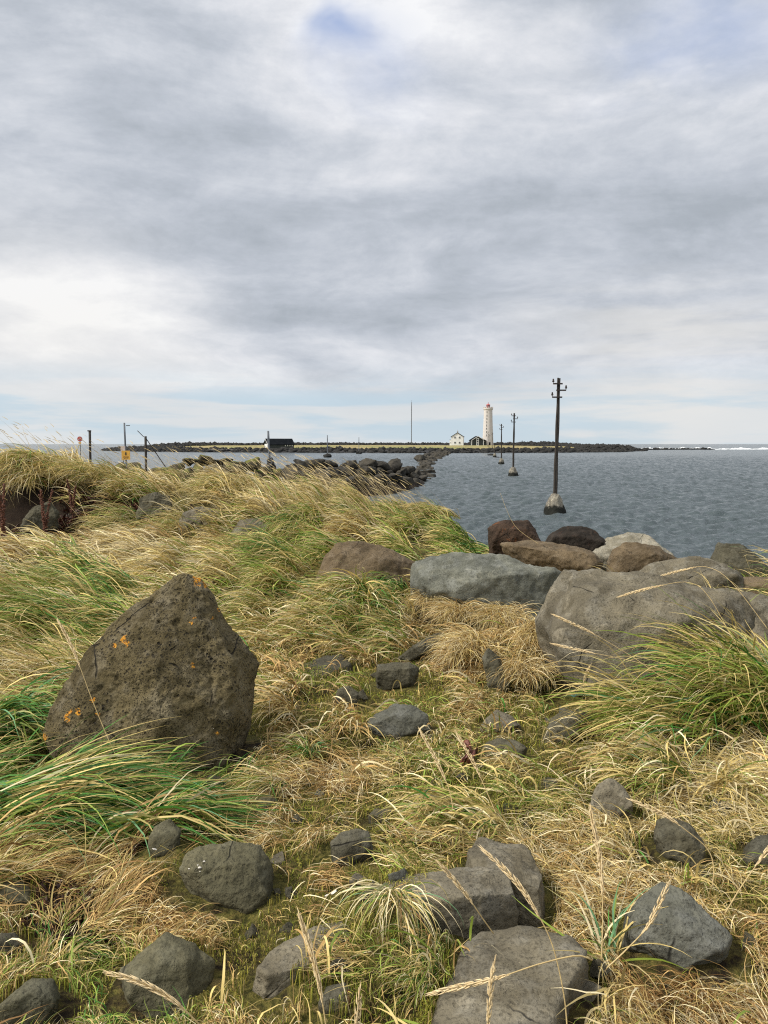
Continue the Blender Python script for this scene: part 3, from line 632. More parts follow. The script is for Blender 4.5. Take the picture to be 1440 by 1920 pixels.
# red round prohibition sign
D = 40.; p = at(149.6, 823, D); zb = h1(p.x, p.y)
rs = empty('prohibition_sign', (p.x, p.y, zb), label='round red sign with a pale diagonal bar above the grass', cat='sign'); zc_ = p.z-zb
def disc(r, y0, y1, mat, name, parent):
    q = MB(); q.tube([(0, y0, zc_), (0, y1, zc_)], r, 32); return q.build(name, mat, parent)
disc(.125, .01, -.01, flat_mat('sign_white', (.62, .60, .58)), 'panel', rs); disc(.112, -.011, -.018, flat_mat('sign_red', (.42, .06, .055), (.5, .10, .09), 8, .5, .05), 'red_disc', rs)
q = MB(); q.box((0, -.022, 0), (.15, .006, .026))
for v in q.bm.verts: v.co = Matrix.Rotation(-R(28), 3, 'Y') @ v.co + Vector((0, 0, zc_))
q.build('bar', flat_mat('sign_white_bar', (.62, .50, .48)), rs)
q = MB(); q.tube([(0, .03, -.2), (0, .03, zc_)], .02, 8); q.build('post', M_GREYW, rs)
q = MB(); q.box((0, -.005, zc_-.19), (.13, .012, .08)); q.build('small_plate', M_YEL, rs)

# ================================================================= ROCKS
def convex_rock(name, pts, loc, mat, vox=.02, amp=.03, fsc=3, seed=0, smooth=2, cuts=0):
    """hull of 3D points -> rounded edges -> weathered surface; one mesh"""
    bm = bmesh.new()
    for p in pts: bm.verts.new(p)
    r = bmesh.ops.convex_hull(bm, input=bm.verts[:])
    bmesh.ops.delete(bm, geom=list({g for g in r['geom_interior'] + r['geom_unused'] if isinstance(g, bmesh.types.BMVert) and g.is_valid}), context='VERTS')
    me = bpy.data.meshes.new(name); bm.to_mesh(me); bm.free()
    tmp = bpy.data.objects.new('tmp', me); COL.objects.link(tmp)
    md = tmp.modifiers.new('r', 'REMESH'); md.mode = 'VOXEL'; md.voxel_size = vox
    if smooth:
        ms = tmp.modifiers.new('s', 'SMOOTH'); ms.factor = .6; ms.iterations = smooth
    dg = bpy.context.evaluated_depsgraph_get(); ev = tmp.evaluated_get(dg); me2 = bpy.data.meshes.new_from_object(ev)
    bpy.data.objects.remove(tmp); bpy.data.meshes.remove(me)
    n = len(me2.vertices); co = np.empty(n*3, np.float32); me2.vertices.foreach_get('co', co); co = co.reshape(-1, 3)
    no = np.empty(n*3, np.float32); me2.vertices.foreach_get('normal', no); no = no.reshape(-1, 3)
    off = Vector((seed*5.7, seed*2.3, seed*9.1)); out = co.copy()
    for i in range(n):
        v = Vector(co[i]); d = amp*(mnoise.fractal(v*fsc+off, .9, 2.1, 4) + .8*(mnoise.ridged_multi_fractal(v*fsc*.8+off, 1, 2.1, 4, 1, 2)-1.2)*.4 + .24*mnoise.fractal(v*fsc*6+off, .8, 2.1, 3))
        vd = mnoise.voronoi(v*fsc*1.1+off+Vector((mnoise.noise(v*fsc)*.5, 0, 0)))[0]; d += amp*1.1*(min(vd[1]-vd[0], .35)-.18)*.6
        out[i] += no[i]*d
    me2.vertices.foreach_set('co', out.ravel()); me2.polygons.foreach_set('use_smooth', np.ones(len(me2.polygons), dtype=bool)); me2.update()
    me2.name = name
    return link(name, me2, mat, None, loc)

C0 = Vector((0, 0, CAMZ))
def px_rock(name, outline, label, mat, T=None, vb=None, D=None, front=(), seed=0, sink=.12, amp=.022, fsc=4, vox=None, face=.6, group=None, cat='rock'):
    us = [p[0] for p in outline]; vs_ = [p[1] for p in outline]; cu, cv = sum(us)/len(us), sum(vs_)/len(vs_); vmax = vb or max(vs_)
    rd = ray(cu, cv).normalized()
    if D is None: g = hit(cu, vmax)
    else: g = at(cu, vmax, D)
    dist_g = (g-C0).length; wpx = max(us)-min(us); Wm = wpx/FPX*dist_g
    T = T if T is not None else Wm*.40
    # plane facing the camera, pushed back by part of the thickness
    pc = g + rd*T*.45; dpl = (pc-C0).dot(rd)
    def on(u, v, w=0):
        r = ray(u, v); return C0 + r*((dpl - w)/r.dot(rd))
    rng = random.Random(seed*13+5); cen = on(cu, cv)
    pts = []
    for i, (u, v) in enumerate(outline): pts.append(on(cu+(u-cu)*1.035, cv+(v-cv)*1.035))
    n = len(outline)
    st = 2 if n < 9 else 3
    for i in range(rng.randrange(st), n, st):
        u, v = outline[i]
        if v < cv: f = rng.uniform(.82, .95); fv = rng.uniform(.10, .50); wq = T*face*rng.uniform(.75, 1.05)
        else: f = rng.uniform(.84, .96); fv = f; wq = T*face*rng.uniform(.7, 1.15)
        pts.append(on(cu+(u-cu)*f, cv+(v-cv)*fv, wq))
        f = rng.uniform(.70, .88); pts.append(on(cu+(u-cu)*f, cv+(v-cv)*f, -T*rng.uniform(.6, 1.0)))
    for (u, v) in outline:
        if v > cv + (max(vs_)-cv)*.35: pts.append(on(cu+(u-cu)*.97, v, T*.45))
    for (u, v, w_) in front: pts.append(on(u, v, w_))
    for i in range(n):       # sunk into the ground
        u, v = outline[i]
        if v > cv: q = on(u, v); pts.append(q - Vector((0, 0, sink)) + Vector((0, T*.35, 0)))
    loc = Vector((cen.x, cen.y, min(q.z for q in pts)))
    size = max(Wm, (max(vs_)-min(vs_))/FPX*dist_g)
    o = convex_rock(name, [q-loc for q in pts], loc, mat, vox or max(.005, min(.05, size/70)), amp*size, fsc/size, seed)
    tag(o, label, cat, group); ROCKS.append(o); return o
ROCKS = []
M_HERO_ARGS = dict(pores=1.25, pore_scale=40, patch=(.30, .27, .20), patch_amt=.25, bump=1.0)
M_R_BLUE = rock_mat('grey_green_basalt', (.088, .098, .096), (.172, .186, .178), (.25, .26, .24), pores=.25, patch=(.34, .35, .33), patch_amt=.35)
M_R_SLATE = rock_mat('grey_slate_stone', (.068, .073, .069), (.130, .138, .130), (.19, .195, .18), pores=.35, patch=(.26, .26, .235), patch_amt=.3)
M_R_GREY = rock_mat('grey_brown_basalt', (.086, .080, .066), (.165, .154, .128), (.25, .238, .20), pores=.35, patch=(.34, .32, .28), patch_amt=.4)
M_R_BROWN = rock_mat('brown_basalt', (.078, .060, .040), (.140, .110, .076), (.19, .155, .11), pores=.5, patch=(.26, .23, .19), patch_amt=.22)
M_R_DARK = rock_mat('dark_slate_basalt', (.042, .041, .031), (.088, .085, .065), (.135, .13, .10), pores=.4, patch=(.2, .2, .18), patch_amt=.25)
M_R_OLIVE = rock_mat('olive_stained_basalt', (.050, .050, .034), (.105, .102, .070), (.16, .155, .11), pores=.4, patch=(.24, .23, .17), patch_amt=.22)
M_R_RED = rock_mat('dark_red_scoria', (.022, .015, .012), (.050, .032, .023), (.08, .05, .035), pores=.8, pore_scale=25, patch=(.45, .14, .02), patch_amt=.35)
M_R_BLACK = rock_mat('black_scoria', (.012, .010, .009), (.032, .026, .022), (.06, .045, .035), pores=.8, pore_scale=25, patch=(.16, .06, .02), patch_amt=.2)
M_R_PALE = rock_mat('pale_grey_stone', (.17, .165, .145), (.29, .28, .25), (.36, .35, .31), pores=.15, patch=(.42, .41, .38), patch_amt=.4)

# the big boulder with orange lichen: explicit corner points so that its facets match
hero_out = [(345, 1073), (378, 1078), (396, 1102), (418, 1152), (452, 1192), (472, 1224), (485, 1245), (472, 1285), (458, 1325), (448, 1375), (412, 1425), (330, 1452), (240, 1452), (165, 1436), (100, 1410), (78, 1385), (95, 1325), (130, 1270), (165, 1208), (225, 1158), (290, 1110), (328, 1082)]
g = hit(260, 1440); rd = ray(270, 1280).normalized(); dpl = (g + rd*.16 - C0).dot(rd)
def on(u, v, w_=0): r = ray(u, v); return C0 + r*((dpl-w_)/r.dot(rd))
hp = [on(u, v, w_) for u, v, w_ in [
    (345, 1073, .02), (378, 1080, .02), (396, 1104, .0), (418, 1152, .0), (452, 1192, .0), (472, 1224, .0), (485, 1245, .0), (470, 1290, -.02), (458, 1330, -.02), (452, 1370, 0),
    (432, 1300, .20), (424, 1380, .20), (402, 1430, .19), (330, 1455, .22), (240, 1456, .22), (165, 1438, .17), (432, 1240, .16), (390, 1150, .10), (350, 1100, .08),
    (100, 1410, .03), (78, 1385, .0), (95, 1325, .0), (130, 1270, .0), (165, 1208, .0), (225, 1158, .0), (290, 1110, .0), (328, 1082, .0),
    (170, 1290, .13), (150, 1360, .15), (215, 1220, .13), (290, 1250, .23), (300, 1350, .27),
    (330, 1090, -.35), (200, 1210, -.42), (130, 1300, -.42), (400, 1200, -.40), (440, 1280, -.40)]]
hp += [q - Vector((0, 0, .16)) + Vector((0, .12, 0)) for q in hp if q.z < g.z+.1]
loc = on(280, 1300); loc.z = g.z-.1
def hero_l(u, v): return None
M_TMP = M_R_BROWN
hero = convex_rock('boulder', [q-loc for q in hp], loc, M_TMP, .0075, .026, 3.4, 3, smooth=2)
hm = hero.data; nh = len(hm.vertices); hco = np.empty(nh*3, np.float32); hm.vertices.foreach_get('co', hco); hco = hco.reshape(-1, 3); hno = np.empty(nh*3, np.float32); hm.vertices.foreach_get('normal', hno); hno = hno.reshape(-1, 3); hout = hco.copy()
for i in range(nh):          # real gas bubbles in the lava
    v = Vector(hco[i]); gate = mnoise.fractal(v*4+Vector((9, 1, 4)), 1, 2, 2); d = 0
    for sc_, dp, th_ in ((15, .011, .34), (30, .0065, .36)):
        wv_ = v*sc_ + mnoise.noise_vector(v*sc_*.9)*.35; q_ = mnoise.voronoi(wv_)
        rnd = mnoise.cell(q_[1][0]*3.7) ; t_ = max(0, 1-q_[0][0]/(th_*(.55+.45*rnd)+.12*gate))
        d -= dp*min(1, t_*1.8)*(1 if rnd > -.35 else 0)
    hout[i] += hno[i]*d
hm.vertices.foreach_set('co', hout.ravel()); hm.update()
dg = bpy.context.evaluated_depsgraph_get(); bvh = BVHTree.FromObject(hero, dg)
lich = []
for (u, v, r_) in [(371, 1084, .024), (366, 1094, .018), (384, 1097, .018), (232, 1197, .019), (216, 1211, .013), (238, 1205, .016), (365, 1158, .011), (356, 1167, .010), (362, 1249, .013), (398, 1158, .006),
                   (126, 1346, .018), (146, 1337, .016), (130, 1334, .013), (84, 1384, .018), (182, 1340, .012), (174, 1312, .014), (408, 1375, .010), (410, 1145, .010), (372, 1098, .010)]:
    hitp = bvh.ray_cast(C0 - loc, ray(u, v).normalized())
    if hitp[0] is not None: lich.append((tuple(hitp[0]), r_))
hero.data.materials.clear(); hero.data.materials.append(rock_mat('lichened_basalt', (.072, .060, .031), (.145, .124, .074), (.22, .195, .14), lichen=lich, **M_HERO_ARGS))
tag(hero, 'large upright brown boulder with spots of orange lichen', 'boulder'); ROCKS.append(hero)

px_rock('boulder', [(774, 1054), (800, 1044), (840, 1038), (880, 1038), (915, 1044), (951, 1045), (1005, 1062), (1053, 1072), (1042, 1110), (1020, 1150), (1004, 1168), (950, 1163), (895, 1150), (840, 1137), (792, 1126), (772, 1100)],
        'blue grey rugged boulder between two brown grey boulders behind the hay', M_R_BLUE, T=.42, seed=2, amp=.024, fsc=4.5, front=[(900, 1070, .25), (960, 1075, .3), (1000, 1150, .2), (830, 1060, .2), (820, 1110, .3)])
px_rock('boulder', [(1060, 1070), (1110, 1075), (1208, 1081), (1295, 1098), (1395, 1114), (1420, 1150), (1380, 1230), (1290, 1290), (1190, 1322), (1147, 1322), (1098, 1303), (1049, 1253), (1024, 1204), (1008, 1160), (1030, 1110)],
        'largest grey boulder at right, half hidden by long green grass', M_R_GREY, T=.55, seed=5, amp=.020, fsc=5, face=.6, front=[(1090, 1100, .25), (1070, 1170, .35), (1120, 1270, .35), (1250, 1110, .2)])
px_rock('boulder', [(597, 1080), (612, 1045), (630, 1020), (682, 1016), (737, 1032), (780, 1056), (772, 1092), (735, 1100), (682, 1104), (620, 1108), (597, 1105)],
        'brown sloping boulder left of the blue grey boulder, grass falling over it', M_R_BROWN, T=.45, seed=8, amp=.024, front=[(640, 1040, .2), (735, 1050, .2), (680, 1085, .3)])
# shore stones, right
FAR = [
 ([(915, 990), (935, 978), (962, 975), (988, 976), (1002, 990), (1016, 1018), (960, 1024), (922, 1016)], 'dark red stone with orange lichen specks at the end of the grassy bank', M_R_RED, 10.5),
 ([(1018, 1022), (1035, 998), (1060, 989), (1090, 986), (1115, 995), (1136, 1018), (1118, 1034), (1040, 1036)], 'black rounded stone at the water edge below the nearest sea pole', M_R_BLACK, 11.4),
 ([(940, 1020), (990, 1014), (1060, 1018), (1105, 1030), (1127, 1054), (1110, 1068), (1040, 1066), (985, 1050)], 'low brown stone behind green grass, in front of the black stone', M_R_BROWN, 9.4),
 ([(1098, 1036), (1140, 1008), (1180, 1000), (1215, 1006), (1250, 1030), (1270, 1052), (1180, 1072), (1112, 1064)], 'pale grey smooth stone behind the brown domed stone', M_R_PALE, 11.2),
 ([(1138, 1052), (1150, 1030), (1172, 1019), (1198, 1017), (1235, 1026), (1272, 1048), (1258, 1072), (1200, 1082), (1142, 1078)], 'brown domed stone in front of the pale grey stone', M_R_BROWN, 9.8),
 ([(1170, 1088), (1215, 1062), (1262, 1048), (1308, 1042), (1350, 1052), (1388, 1078), (1402, 1112), (1300, 1120), (1190, 1108)], 'wide flat grey stone above the largest grey boulder', M_R_GREY, 8.6),
 ([(1330, 1062), (1340, 1046), (1346, 1018), (1368, 1020), (1388, 1021), (1412, 1036), (1430, 1062), (1452, 1075), (1460, 1100), (1400, 1096), (1345, 1082)], 'knobbly grey stone standing against the water at the right edge', M_R_DARK, 9.6),
 ([(1350, 1092), (1385, 1080), (1440, 1082), (1490, 1092), (1500, 1128), (1420, 1126), (1358, 1116)], 'reddish brown stone wedged right of the wide flat grey stone', M_R_BROWN, 8.4),
]
for i, (ol, lab, mt, D) in enumerate(FAR): px_rock('shore_rock', ol, lab, mt, D=D, seed=20+i, sink=.5, amp=.026, fsc=4, face=.6)

NEAR = [
 ([(550, 1252), (600, 1235), (640, 1226), (656, 1244), (632, 1266), (590, 1278), (553, 1282)], 'flat grey stone in the moss right of the big upright boulder', M_R_DARK),
 ([(708, 1246), (735, 1243), (768, 1241), (786, 1252), (772, 1284), (726, 1294), (706, 1274)], 'small notched dark stone left of the hay mound', M_R_DARK),
 ([(748, 1232), (780, 1207), (825, 1184), (838, 1192), (800, 1226), (762, 1242)], 'thin dark slab leaning into the hay mound', M_R_DARK),
 ([(680, 1366), (705, 1340), (740, 1322), (775, 1321), (800, 1340), (808, 1368), (745, 1384), (690, 1380)], 'smooth grey stone framed by bright green moss', M_R_SLATE),
 ([(900, 1364), (914, 1344), (932, 1331), (960, 1344), (976, 1360), (950, 1374), (908, 1376)], 'small pointed grey stone below the hay mound', M_R_GREY),
 ([(1018, 1382), (1036, 1348), (1060, 1327), (1090, 1333), (1116, 1350), (1085, 1378), (1048, 1396), (1024, 1396)], 'grey peaked stone in front of the largest boulder', M_R_DARK),
 ([(908, 1396), (930, 1384), (965, 1386), (988, 1402), (980, 1420), (940, 1424), (915, 1414)], 'low dark stone right of the rusty seaweed', M_R_DARK),
 ([(625, 1318), (634, 1292), (655, 1286), (672, 1298), (668, 1318), (642, 1326)], 'tiny dark stone above the moss framed stone', M_R_DARK),
 ([(1108, 1496), (1122, 1468), (1142, 1458), (1168, 1474), (1188, 1510), (1160, 1532), (1112, 1530)], 'brown grey pointed stone in straw grass at right, above the tall upright seed head', M_R_GREY),
 ([(1232, 1538), (1262, 1532), (1292, 1546), (1322, 1580), (1318, 1615), (1308, 1628), (1252, 1606), (1226, 1576)], 'dark ridged stone under a bent seed head at right', M_R_DARK),
 ([(1395, 1592), (1418, 1568), (1480, 1562), (1510, 1610), (1440, 1626), (1402, 1616)], 'dark stone cut by the right edge of the picture', M_R_DARK),
 ([(1192, 1684), (1215, 1668), (1240, 1656), (1276, 1668), (1320, 1706), (1370, 1758), (1358, 1786), (1288, 1822), (1235, 1788), (1172, 1755), (1174, 1716)], 'big blue grey domed stone at lower right', M_R_SLATE),
 ([(870, 1618), (880, 1590), (898, 1574), (942, 1575), (985, 1594), (1012, 1632), (1018, 1700), (965, 1715), (912, 1704), (880, 1660)], 'brown grey upper block behind the long angular slab', M_R_GREY),
 ([(688, 1664), (700, 1652), (760, 1646), (820, 1632), (890, 1628), (935, 1640), (950, 1690), (910, 1726), (850, 1738), (770, 1716), (700, 1700)], 'long angular grey brown slab above the arching tuft', M_R_GREY),
 ([(868, 1768), (900, 1742), (1000, 1740), (1070, 1754), (1098, 1792), (1060, 1860), (1020, 1950), (780, 1960), (820, 1880), (862, 1802)], 'large flat brown grey slab at the bottom edge', M_R_GREY),
 ([(338, 1630), (350, 1604), (378, 1588), (430, 1577), (485, 1588), (512, 1620), (506, 1680), (468, 1716), (405, 1694), (358, 1660)], 'rounded olive brown stone with white specks at lower left', M_R_OLIVE),
 ([(480, 1814), (518, 1772), (565, 1748), (605, 1734), (640, 1730), (664, 1758), (650, 1785), (600, 1815), (560, 1840), (500, 1836)], 'flat brown grey slab left of the arching tuft', M_R_GREY),
 ([(225, 1826), (262, 1795), (288, 1765), (312, 1745), (358, 1764), (402, 1804), (392, 1852), (352, 1900), (280, 1915), (240, 1868)], 'dark olive angular stone behind the bent white seed head', M_R_OLIVE),
 ([(-20, 1900), (20, 1862), (60, 1838), (100, 1834), (114, 1868), (80, 1920), (10, 1940)], 'olive grey stone in the bottom left corner', M_R_OLIVE),
 ([(-30, 1680), (0, 1652), (30, 1645), (58, 1668), (60, 1690), (20, 1700), (-20, 1700)], 'dark olive stone at the left edge, below the green swath', M_R_OLIVE),
 ([(-30, 1786), (0, 1750), (30, 1750), (42, 1772), (30, 1794), (-10, 1800)], 'small dark stone at the left edge below the olive one', M_R_DARK),
 ([(620, 1578), (640, 1560), (668, 1553), (692, 1560), (698, 1588), (660, 1622), (624, 1626)], 'dark green grey stone above the white shell', M_R_DARK),
 ([(276, 1588), (288, 1548), (318, 1536), (338, 1556), (328, 1596), (290, 1610)], 'small brown stone under the tips of the green swath', M_R_OLIVE),
 ([(468, 1515), (480, 1498), (508, 1490), (522, 1502), (515, 1524), (484, 1530)], 'small olive stone in straw above the rounded olive stone', M_R_OLIVE),
 ([(778, 1505), (790, 1484), (808, 1480), (832, 1500), (826, 1522), (798, 1522)], 'small dark stone under straw left of the rusty seaweed', M_R_DARK),
 ([(1330, 1512), (1338, 1496), (1362, 1494), (1376, 1508), (1364, 1520), (1340, 1522)], 'little blue grey stone in the pale straw at right', M_R_SLATE),
 ([(936, 1520), (944, 1506), (962, 1504), (972, 1514), (962, 1526), (942, 1528)], 'pebble sized dark stone in moss above the brown grey block', M_R_DARK),
 ([(1000, 1548), (1008, 1533), (1030, 1531), (1040, 1542), (1030, 1554), (1008, 1556)], 'little grey stone above the right shoulder of the brown grey block', M_R_GREY),
 ([(598, 1880), (612, 1850), (645, 1842), (664, 1862), (650, 1890), (618, 1900)], 'small dark stone right of the leftmost upright seed head at the bottom', M_R_DARK),
 ([(904, 1232), (916, 1214), (938, 1232), (956, 1284), (940, 1296), (920, 1270)], 'dark stone buried in the middle of the hay mound', M_R_DARK),
 ([(452, 1118), (478, 1100), (520, 1102), (536, 1114), (515, 1126), (470, 1128)], 'flat dark stone in grass above and right of the big upright boulder', M_R_DARK),
 ([(432, 1000), (450, 975), (485, 972), (505, 990), (500, 1012), (455, 1016)], 'grey stone showing through the straw bank left of centre', M_R_GREY),
 ([(376, 1468), (395, 1452), (420, 1458), (424, 1480), (400, 1492), (380, 1486)], 'dark little stone at the right foot of the big upright boulder', M_R_OLIVE),
 ([(690, 1530), (705, 1516), (735, 1518), (742, 1532), (722, 1544), (700, 1542)], 'small half buried stone right of centre in straw and moss', M_R_DARK),
 ([(1008, 1470), (1020, 1456), (1044, 1460), (1048, 1476), (1030, 1486), (1012, 1482)], 'small half buried dark stone between straw tufts right of the seaweed', M_R_DARK),
]
def slab_rock(name, top, label, mat, h=.1, seed=0, grow=1.06, back=.02, amp=.02):
    us = [p[0] for p in top]; vs_ = [p[1] for p in top]; cu, cv = sum(us)/len(us), sum(vs_)/len(vs_)
    g = hit(cu, cv); zt = g.z + h*.55; rng = random.Random(seed); P = []
    for (u, v) in top:
        r = ray(u, v); t = (zt-CAMZ)/r.z; p = C0 + r*t; p.z += rng.uniform(-.12, .12)*h; P.append(p)
    c = sum(P, Vector())/len(P); size = max((p-c).length for p in P)*2; pts = list(P)
    for p in P:
        q = c+(p-c)*grow; pts.append(Vector((q.x, q.y, zt-h*rng.uniform(.5, .8)))); q = c+(p-c)*(grow*.95); pts.append(Vector((q.x, q.y, zt-h*1.6)))
    loc = Vector((c.x, c.y, zt-h*1.5)); o = convex_rock(name, [p-loc for p in pts], loc, mat, max(.005, size/80), amp*size, 4/size, seed, 2)
    tag(o, label, 'rock'); ROCKS.append(o); return o
SLABS = {
 'large flat brown grey slab at the bottom edge': ([(862, 1772), (900, 1740), (1000, 1738), (1072, 1752), (1100, 1790), (1070, 1850), (1035, 1925), (1000, 1990), (770, 1990), (812, 1880)], .14),
 'long angular grey brown slab above the arching tuft': ([(686, 1662), (705, 1648), (790, 1636), (890, 1626), (950, 1640), (968, 1668), (905, 1684), (840, 1692), (730, 1684)], .13),
 'brown grey upper block behind the long angular slab': ([(874, 1596), (898, 1573), (942, 1574), (985, 1592), (1018, 1634), (1012, 1662), (960, 1652), (885, 1622)], .20),
 'flat brown grey slab left of the arching tuft': ([(480, 1812), (518, 1772), (605, 1734), (642, 1729), (668, 1758), (605, 1798), (545, 1822), (500, 1828)], .09),
 'flat grey stone in the moss right of the big upright boulder': ([(549, 1252), (600, 1234), (640, 1225), (657, 1244), (615, 1264), (558, 1274)], .10),
}
NEAR_ALL = NEAR; NEAR = [r for r in NEAR if r[1] not in SLABS]
for k, (ol, lab, mt) in enumerate([r for r in NEAR_ALL if r[1] in SLABS]): slab_rock('flat_stone', SLABS[lab][0], lab, mt, SLABS[lab][1], 500+k)
for i, (ol, lab, mt) in enumerate(NEAR): px_rock('stone', ol, lab, mt, seed=60+i, amp=.026, fsc=3.5)
BANK = [
 ([(18, 900), (28, 870), (55, 855), (76, 868), (70, 905), (40, 925)], 'brown rock showing high on the left bank', M_R_BROWN, 15.5),
 ([(40, 985), (60, 950), (95, 940), (110, 960), (100, 990), (62, 1000)], 'dark rock above the dark red seaweed on the left', M_R_DARK, 13.6),
 ([(255, 975), (262, 935), (290, 922), (318, 930), (325, 965), (290, 990)], 'shaded grey rock in the hollow of the left bank', M_R_DARK, 14.0),
 ([(330, 1000), (345, 960), (380, 948), (412, 965), (410, 1000), (360, 1012)], 'grey rock under the grass right of the bank hollow', M_R_GREY, 13.4),
 ([(376, 892), (386, 874), (402, 870), (440, 892), (456, 908), (420, 912)], 'smooth grey slab on the crest below the mossy stones', M_R_GREY, 19.0),
]
for i, (ol, lab, mt, D) in enumerate(BANK): px_rock('bank_rock', ol, lab, mt, D=D, seed=120+i, sink=.3, amp=.035, fsc=4)

# little half sunk stones scattered through the moss
rg = random.Random(5)
PEB = [convex_rock('pebble', [Vector((rg.gauss(0, 1), rg.gauss(0, 1), rg.gauss(0, 1)*.7)).normalized()*rg.uniform(.4, .6) for _ in range(10)], (0, 0, 0), [M_R_DARK, M_R_GREY, M_R_SLATE][k % 3], .035, .03, 3, 400+k, 1) for k in range(4)]
for k in range(80):
    u, v = rg.uniform(470, 1420), rg.uniform(1230, 1900)
    c = hit(u, v); sz = rg.uniform(.028, .10); o = rg.choice(PEB).copy(); COL.objects.link(o); o.location = c+Vector((0, 0, sz*.12)); o.scale = (sz, sz*rg.uniform(.7, 1), sz*.8); o.rotation_euler = (rg.uniform(-.4, .4), rg.uniform(-.4, .4), rg.uniform(0, 6.28))
    tag(o, 'small half sunk pebble in the moss between the larger stones', 'pebble', 'pebbles in the moss')
for o in PEB: bpy.data.objects.remove(o)
px_rock('boulder', [(1285, 1104), (1330, 1106), (1400, 1110), (1470, 1124), (1520, 1170), (1500, 1260), (1400, 1285), (1310, 1270), (1280, 1190)], 'grey block cut by the right edge behind the tall straw tuft', M_R_GREY, T=.4, D=5.9, seed=9, amp=.022, fsc=5, sink=.3)
# white specks on the rounded stone are small shells; others on the ground
M_SHELL = flat_mat('bleached_shell', (.62, .60, .54), (.5, .46, .4), 30, .6, .3)
def shell(u, v, s, lab, lift=.01):
    bm = bmesh.new(); bmesh.ops.create_icosphere(bm, subdivisions=2, radius=1)
    for q in bm.verts: a = math.atan2(q.co.y, q.co.x); q.co = Vector((q.co.x*(1+.15*math.cos(7*a)), q.co.y*(1+.15*math.cos(7*a)), q.co.z*.35))*s
    me = bpy.data.meshes.new('shell'); bm.to_mesh(me); bm.free(); p = hit(u, v); o = link('shell', me, M_SHELL, None, p+Vector((0, 0, lift))); o.rotation_euler = (.5, .3, u); tag(o, lab, 'shell')
shell(626, 1694, .013, 'small white shell scrap right of the rounded olive stone', .04); shell(613, 1700, .008, 'smaller white scrap beside the white shell scrap', .04)
shell(291, 1617, .010, 'tiny white scrap left of the rounded olive stone', .05)
# lichen dots as tiny crusts on the rounded stone are made part of that stone below
rst = [o for o in ROCKS if 'rounded olive' in o['label']][0]
dg = bpy.context.evaluated_depsgraph_get(); bv2 = BVHTree.FromObject(rst, dg)
for (u, v, s) in [(374, 1627, .006), (355, 1629, .004), (383, 1615, .004), (375, 1634, .003), (371, 1622, .003)]:
    hp_ = bv2.ray_cast(C0-rst.location, ray(u, v).normalized())
    if hp_[0] is not None:
        o = lump('lichen_crust', hp_[0], (s, s, s*.5), M_SHELL, u, 2, .5); o.parent = rst

# rocks of the breakwater / causeway: individuals copied from six sources
M_BW = rock_mat('breakwater_basalt', (.020, .020, .020), (.062, .058, .052), (.10, .095, .085), pores=.2, patch=(.2, .19, .17), patch_amt=.15, bump=.9)
M_BWM = rock_mat('mossy_breakwater_basalt', (.030, .028, .020), (.075, .065, .045), (.13, .11, .07), pores=.2, patch=(.2, .19, .15), patch_amt=.2, moss=.7, bump=.9)
def source_rock(seed):
    rg = random.Random(seed); pts = []
    for k in range(13):
        d = Vector((rg.gauss(0, 1), rg.gauss(0, 1), rg.gauss(0, 1))).normalized(); pts.append(Vector((d.x*rg.uniform(.5, .68), d.y*rg.uniform(.42, .6), d.z*rg.uniform(.32, .48))))
    return pts
def place_far(src, loc, s, rz, lab, group, cat='boulder'):
    o = src.copy(); COL.objects.link(o); o.location = loc; o.scale = (s, s*random.uniform(.8, 1.1), s*random.uniform(.75, 1.05)); o.rotation_euler = (random.uniform(-.3, .3), random.uniform(-.3, .3), rz); tag(o, lab, cat, group); return o
srcD = [convex_rock('breakwater_boulder', source_rock(200+k), (0, 0, 0), M_BW, .07, .06, 2.5, k+40, 1) for k in range(5)]
srcM = [convex_rock('mossy_boulder', source_rock(300+k), (0, 0, 0), M_BWM, .07, .05, 2.5, k+60, 2) for k in range(3)]
seg = np.cumsum([0]+[np.hypot(*(CAUSE[k+1][:2]-CAUSE[k][:2])) for k in range(len(CAUSE)-1)])
firstD, firstM = {}, {}
def cpos(s): return [float(np.interp(s, seg, CAUSE[:, k])) for k in range(4)]
used = 0
for i in range(270):
    f = i/270; s = f**1.5*(seg[-1]-8) + 4
    x, y, zt_, wd = cpos(s); off = random.gauss(0, .42)*wd*.55; x2 = x+off; y2 = y+random.uniform(-1.5, 1.5)
    zz_ = h1(x2, y2); mossy = y2 < 49
    big = random.uniform(.8, 1.7) if y2 < 90 else random.uniform(.7, 1.5)*(1+ y2/300)
    if mossy: big = random.uniform(.8, 1.5)
    src = random.choice(srcM if mossy else srcD)
    o = place_far(src, (x2, y2, zz_ + big*(.22 if y2 < 75 else .12)), big, random.uniform(0, 6.28),
                  'brown boulder with moss on top among the near stones of the causeway' if mossy else ('dark basalt boulder piled up in the near end of the breakwater' if y2 < 80 else 'black wet boulder in the low causeway leading to the island'),
                  'mossy boulders before the lagoon' if mossy else ('boulders of the breakwater pile' if y2 < 80 else 'low wet boulders of the causeway'))
